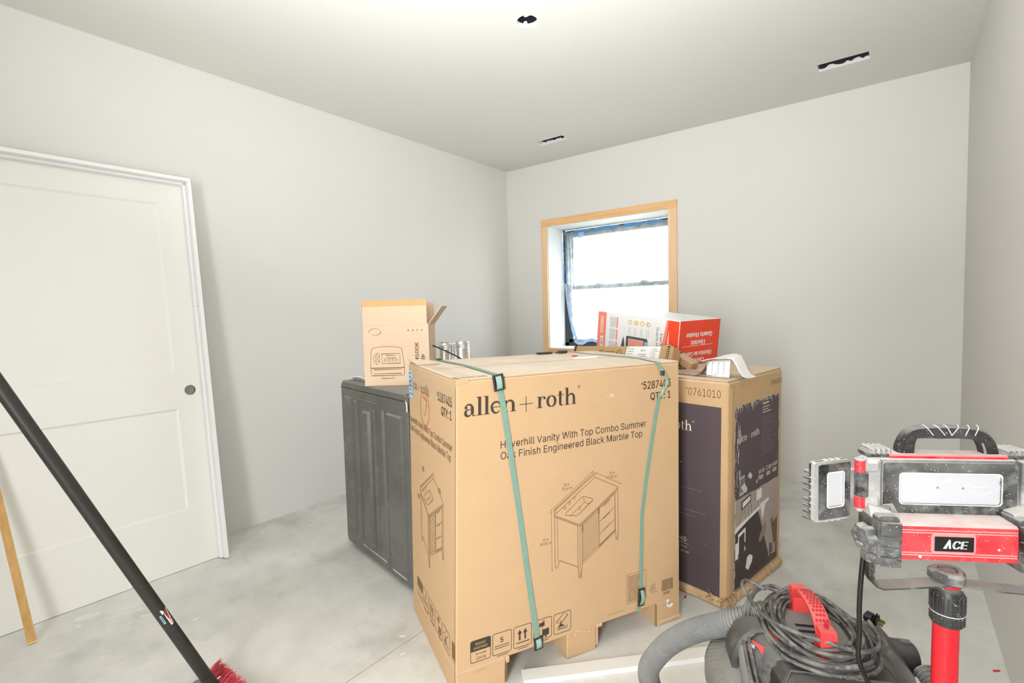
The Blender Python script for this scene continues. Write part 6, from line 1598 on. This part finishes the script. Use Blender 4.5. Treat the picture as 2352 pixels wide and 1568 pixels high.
def wing(sg, piv, ang, name):
    # local wing frame: x out from the pivot, y behind, z up
    c, s_ = math.cos(ang), math.sin(ang)
    def G(x, y, z): return T(piv[0]+sg*(x*c)-sg*0+0*y+(sg*y*s_)*0+(-sg*-1*0)+sg*0+(y*s_*sg), piv[1]-x*s_+y*c, z)
    wg = obj(name, MB().prism(rrp(.012, .060, .088, .168, .006, 5), .010, .019, lambda u, v, h: G(u, h, v)), m_black_dusty, lamp, 30)
    wg['label'] = 'hinged side lamp'
    def fring(x0, z0, x1, z1, ro, a0, b0, a1, b1_, ri, y0, y1):
        o_ = rrp(x0, z0, x1, z1, ro, 5); i_ = rrp(a0, b0, a1, b1_, ri, 5)
        return MB().loft([[G(u, y0, v) for u, v in o_], [G(u, y0, v) for u, v in i_], [G(u, y1, v) for u, v in i_], [G(u, y1, v) for u, v in o_], [G(u, y0, v) for u, v in o_]], cap=False)
    obj('bezel', fring(.012, .064, .080, .164, .004, .0275, .086, .0615, .147, .004, .004, .011), m_black_dusty, wg, 30)
    obj('bezel_rim', fring(.010, .060, .089, .168, .007, .012, .064, .080, .164, .005, .006, .013), m_hinge, wg, 30)
    obj('lens_rim', fring(.0255, .084, .0635, .149, .005, .0275, .086, .0615, .147, .004, .0034, .008), m_white, wg, 30)
    m = MB(); m.box((.027, .0055, .0855), (.062, .009, .1475)); obj('lens', m.xf(lambda p: G(p.x, p.y, p.z)), m_lens, wg)
    for i in range(8):
        z = .1470-.0112*i-(.006 if i > 3 else 0)
        m = MB(); m.box((.012, .018, z-.0022), (.0875, .033, z+.0022), .0008); obj('cooling_fin', m.xf(lambda p: G(p.x, p.y, p.z)), m_black_dusty, wg)
    for i in range(6):
        z = .140-.0115*i
        m = MB(); m.box((.0855, .004, z-.0010), (.0905, .0155, z+.0010), .0004); obj('edge_rib', m.xf(lambda p: G(p.x, p.y, p.z)), m_hinge, wg)
    for i in range(6):
        x_, z_ = .030+.013*(i % 3), (.1665, .0575)[i//3]
        m = MB(); m.box((x_, .006, z_), (x_+.008, .0165, z_+.004), .0015); obj('edge_rib', m.xf(lambda p: G(p.x, p.y, p.z)), m_hinge, wg)
    m = MB(); m.box((-.002, .004, .095), (.015, .014, .150), .002); obj('wing_arm', m.xf(lambda p: G(p.x, p.y, p.z)), m_hinge, wg)
wing(-1, (-.139, .042), math.radians(22), 'wing_lamp')
wing(1, (.150, .044), math.radians(-20), 'wing_lamp')
# yoke, knobs and stand
def strapm(pts, w, th_):
    rings = []
    for i, p in enumerate(pts):
        a = pts[max(0, i-1)]; b = pts[min(len(pts)-1, i+1)]; tv = Vector((b[0]-a[0], b[1]-a[1])).normalized(); nv = Vector((-tv.y, tv.x))*th_/2
        rings.append([T(p[0]+nv.x, .020-w/2, p[1]+nv.y), T(p[0]-nv.x, .020-w/2, p[1]-nv.y), T(p[0]-nv.x, .020+w/2, p[1]-nv.y), T(p[0]+nv.x, .020+w/2, p[1]+nv.y)])
    return MB().loft(rings)
yk = [(-.1275, .058), (-.1285, .02), (-.1295, -.025), (-.1285, -.038), (-.123, -.047), (-.112, -.0505), (-.06, -.045), (-.013, -.0395), (.0, -.0385), (.02, -.040), (.075, -.0455), (.115, -.048), (.127, -.044), (.133, -.035), (.134, -.02), (.131, .02), (.129, .058)]
obj('yoke', strapm(yk, .030, .0032), m_black_dusty, lamp, 40)
def knob(name, c, axis, r, h, lobes):
    M = Matrix.Translation(c) @ axis.to_track_quat('Z', 'Y').to_matrix().to_4x4(); n = 48; rings = []
    for (k, z) in ((.80, 0), (1, .15*h), (1, .75*h), (.82, h), (.55, h), (.5, .85*h), (.0, .85*h)):
        rings.append([M @ Vector(((r*k*(1+.10*math.cos(lobes*2*pi*i/n)))*math.cos(2*pi*i/n), (r*k*(1+.10*math.cos(lobes*2*pi*i/n)))*math.sin(2*pi*i/n), z)) for i in range(n)])
    return obj(name, MB().loft(rings, cap=False), m_black_dusty, lamp, 40)
knob('tilt_knob', T(-.1305, .020, .037), (lx*-1-lyv*.25).normalized(), .0225, .018, 6)
knob('tilt_knob', T(.1325, .020, .037), lx, .0225, .016, 6)
knob('mount_knob', T(-.004, .020, -.0365), Vector((0, 0, 1)), .0255, .020, 3)
obj('knob_stem', MB().tube([T(-.004, .02, -.05), T(-.004, .02, -.036)], .012, 16), m_grip, lamp, 40)
obj('red_ferrule', MB().tube([T(-.003, .02, -.064), T(-.003, .02, -.041)], .0155, 20), m_pole_red, lamp, 40)
for a in (-1, 1): obj('ferrule_screw', MB().lathe([(.0025, 0), (.002, .0015), (0, .002)], 10, Matrix.Translation(T(-.003+a*.014, .011, -.0475)) @ (lyv*-1+lx*a).to_track_quat('Z', 'Y').to_matrix().to_4x4()), m_brass, lamp)
col = [(.0165, -.0455), (.0195, -.049), (.0225, -.056), (.0238, -.085), (.0238, -.100), (.0215, -.112), (.0185, -.1125)]
obj('clamp_collar', MB().lathe([(r, z) for r, z in reversed(col)], 36, Matrix.Translation(T(-.004, .020, 0))), m_grip, lamp, 35)
mb = MB()
for k in range(20):
    M = Matrix.Translation(T(-.004, .020, 0)) @ Matrix.Rotation(2*pi*k/20, 4, 'Z')
    mb.box((.0225, -.0014, -.088), (.0252, .0014, -.058), .0006, M).box((.0225, -.0014, -.109), (.0246, .0014, -.093), .0006, M)
obj('collar_ribs', mb, m_grip, lamp)
obj('collar_line', MB().lathe([(.0240, -.0912), (.0243, -.0905), (.0240, -.0898)], 36, Matrix.Translation(T(-.004, .020, 0)), cap=False), m_white, lamp)
zt = LO.z
obj('stand_tube', MB().tube([T(-.0055, .020, -.110), T(-.0065, .020, -.50)], .0186, 24), m_pole_red, lamp, 40)
obj('lower_tube', MB().tube([T(-.0065, .020, -.48), T(-.0065, .020, -zt+.14)], .0222, 24), m_grip, lamp, 40)
obj('stand_hub', MB().lathe([(.03, -.05), (.034, -.04), (.034, 0), (.026, .01)], 20, Matrix.Translation(T(-.0065, .020, -zt+.46))), m_grip, lamp, 40)
obj('stand_hub', MB().lathe([(.028, -.02), (.032, -.015), (.032, .015), (.026, .02)], 20, Matrix.Translation(T(-.0065, .020, -zt+.19))), m_grip, lamp, 40)
tov = math.atan2(VC.y-tb.y, VC.x-tb.x)
for k in range(3):
    an = tov+pi/3+k*2*pi/3; dv = Vector((math.cos(an), math.sin(an), 0)); L_ = .30 if k != 1 else .265
    c = T(-.0065, .020, -zt)
    lg = obj('leg', MB().tube([c+dv*.028+Vector((0, 0, .44)), c+dv*(L_-.02)+Vector((0, 0, .045)), c+dv*L_+Vector((0, 0, .014))], .0095, 12), m_pole_red, lamp, 40)
    obj('leg_brace', MB().tube([c+dv*.026+Vector((0, 0, .19)), c+dv*(L_*.72)+Vector((0, 0, .155))], .005, 8), m_steel, lg, 40)
    obj('rubber_foot', MB().lathe([(.013, 0), (.015, .004), (.013, .024), (.010, .03)], 14, Matrix.Translation(c+dv*L_)), m_black, lg, 40)
cd = [(-.126, .030, .028), (-.1325, .030, .010), (-.1375, .03, -.046), (-.1395, .03, -.10), (-.1385, .03, -.143), (-.1400, .03, -.184), (-.1354, .03, -.208), (-.1226, .03, -.2385), (-.10, .02, -.30), (-.085, -.01, -.45), (-.08, -.04, -.65), (-.07, -.07, -zt+.06), (-.04, -.12, -zt+.006), (.02, -.18, -zt+.005)]
cord = obj('power_cord', MB().tube(spline([T(*p) for p in cd], 8), .0042, 10), m_cord_black, lamp, 60)
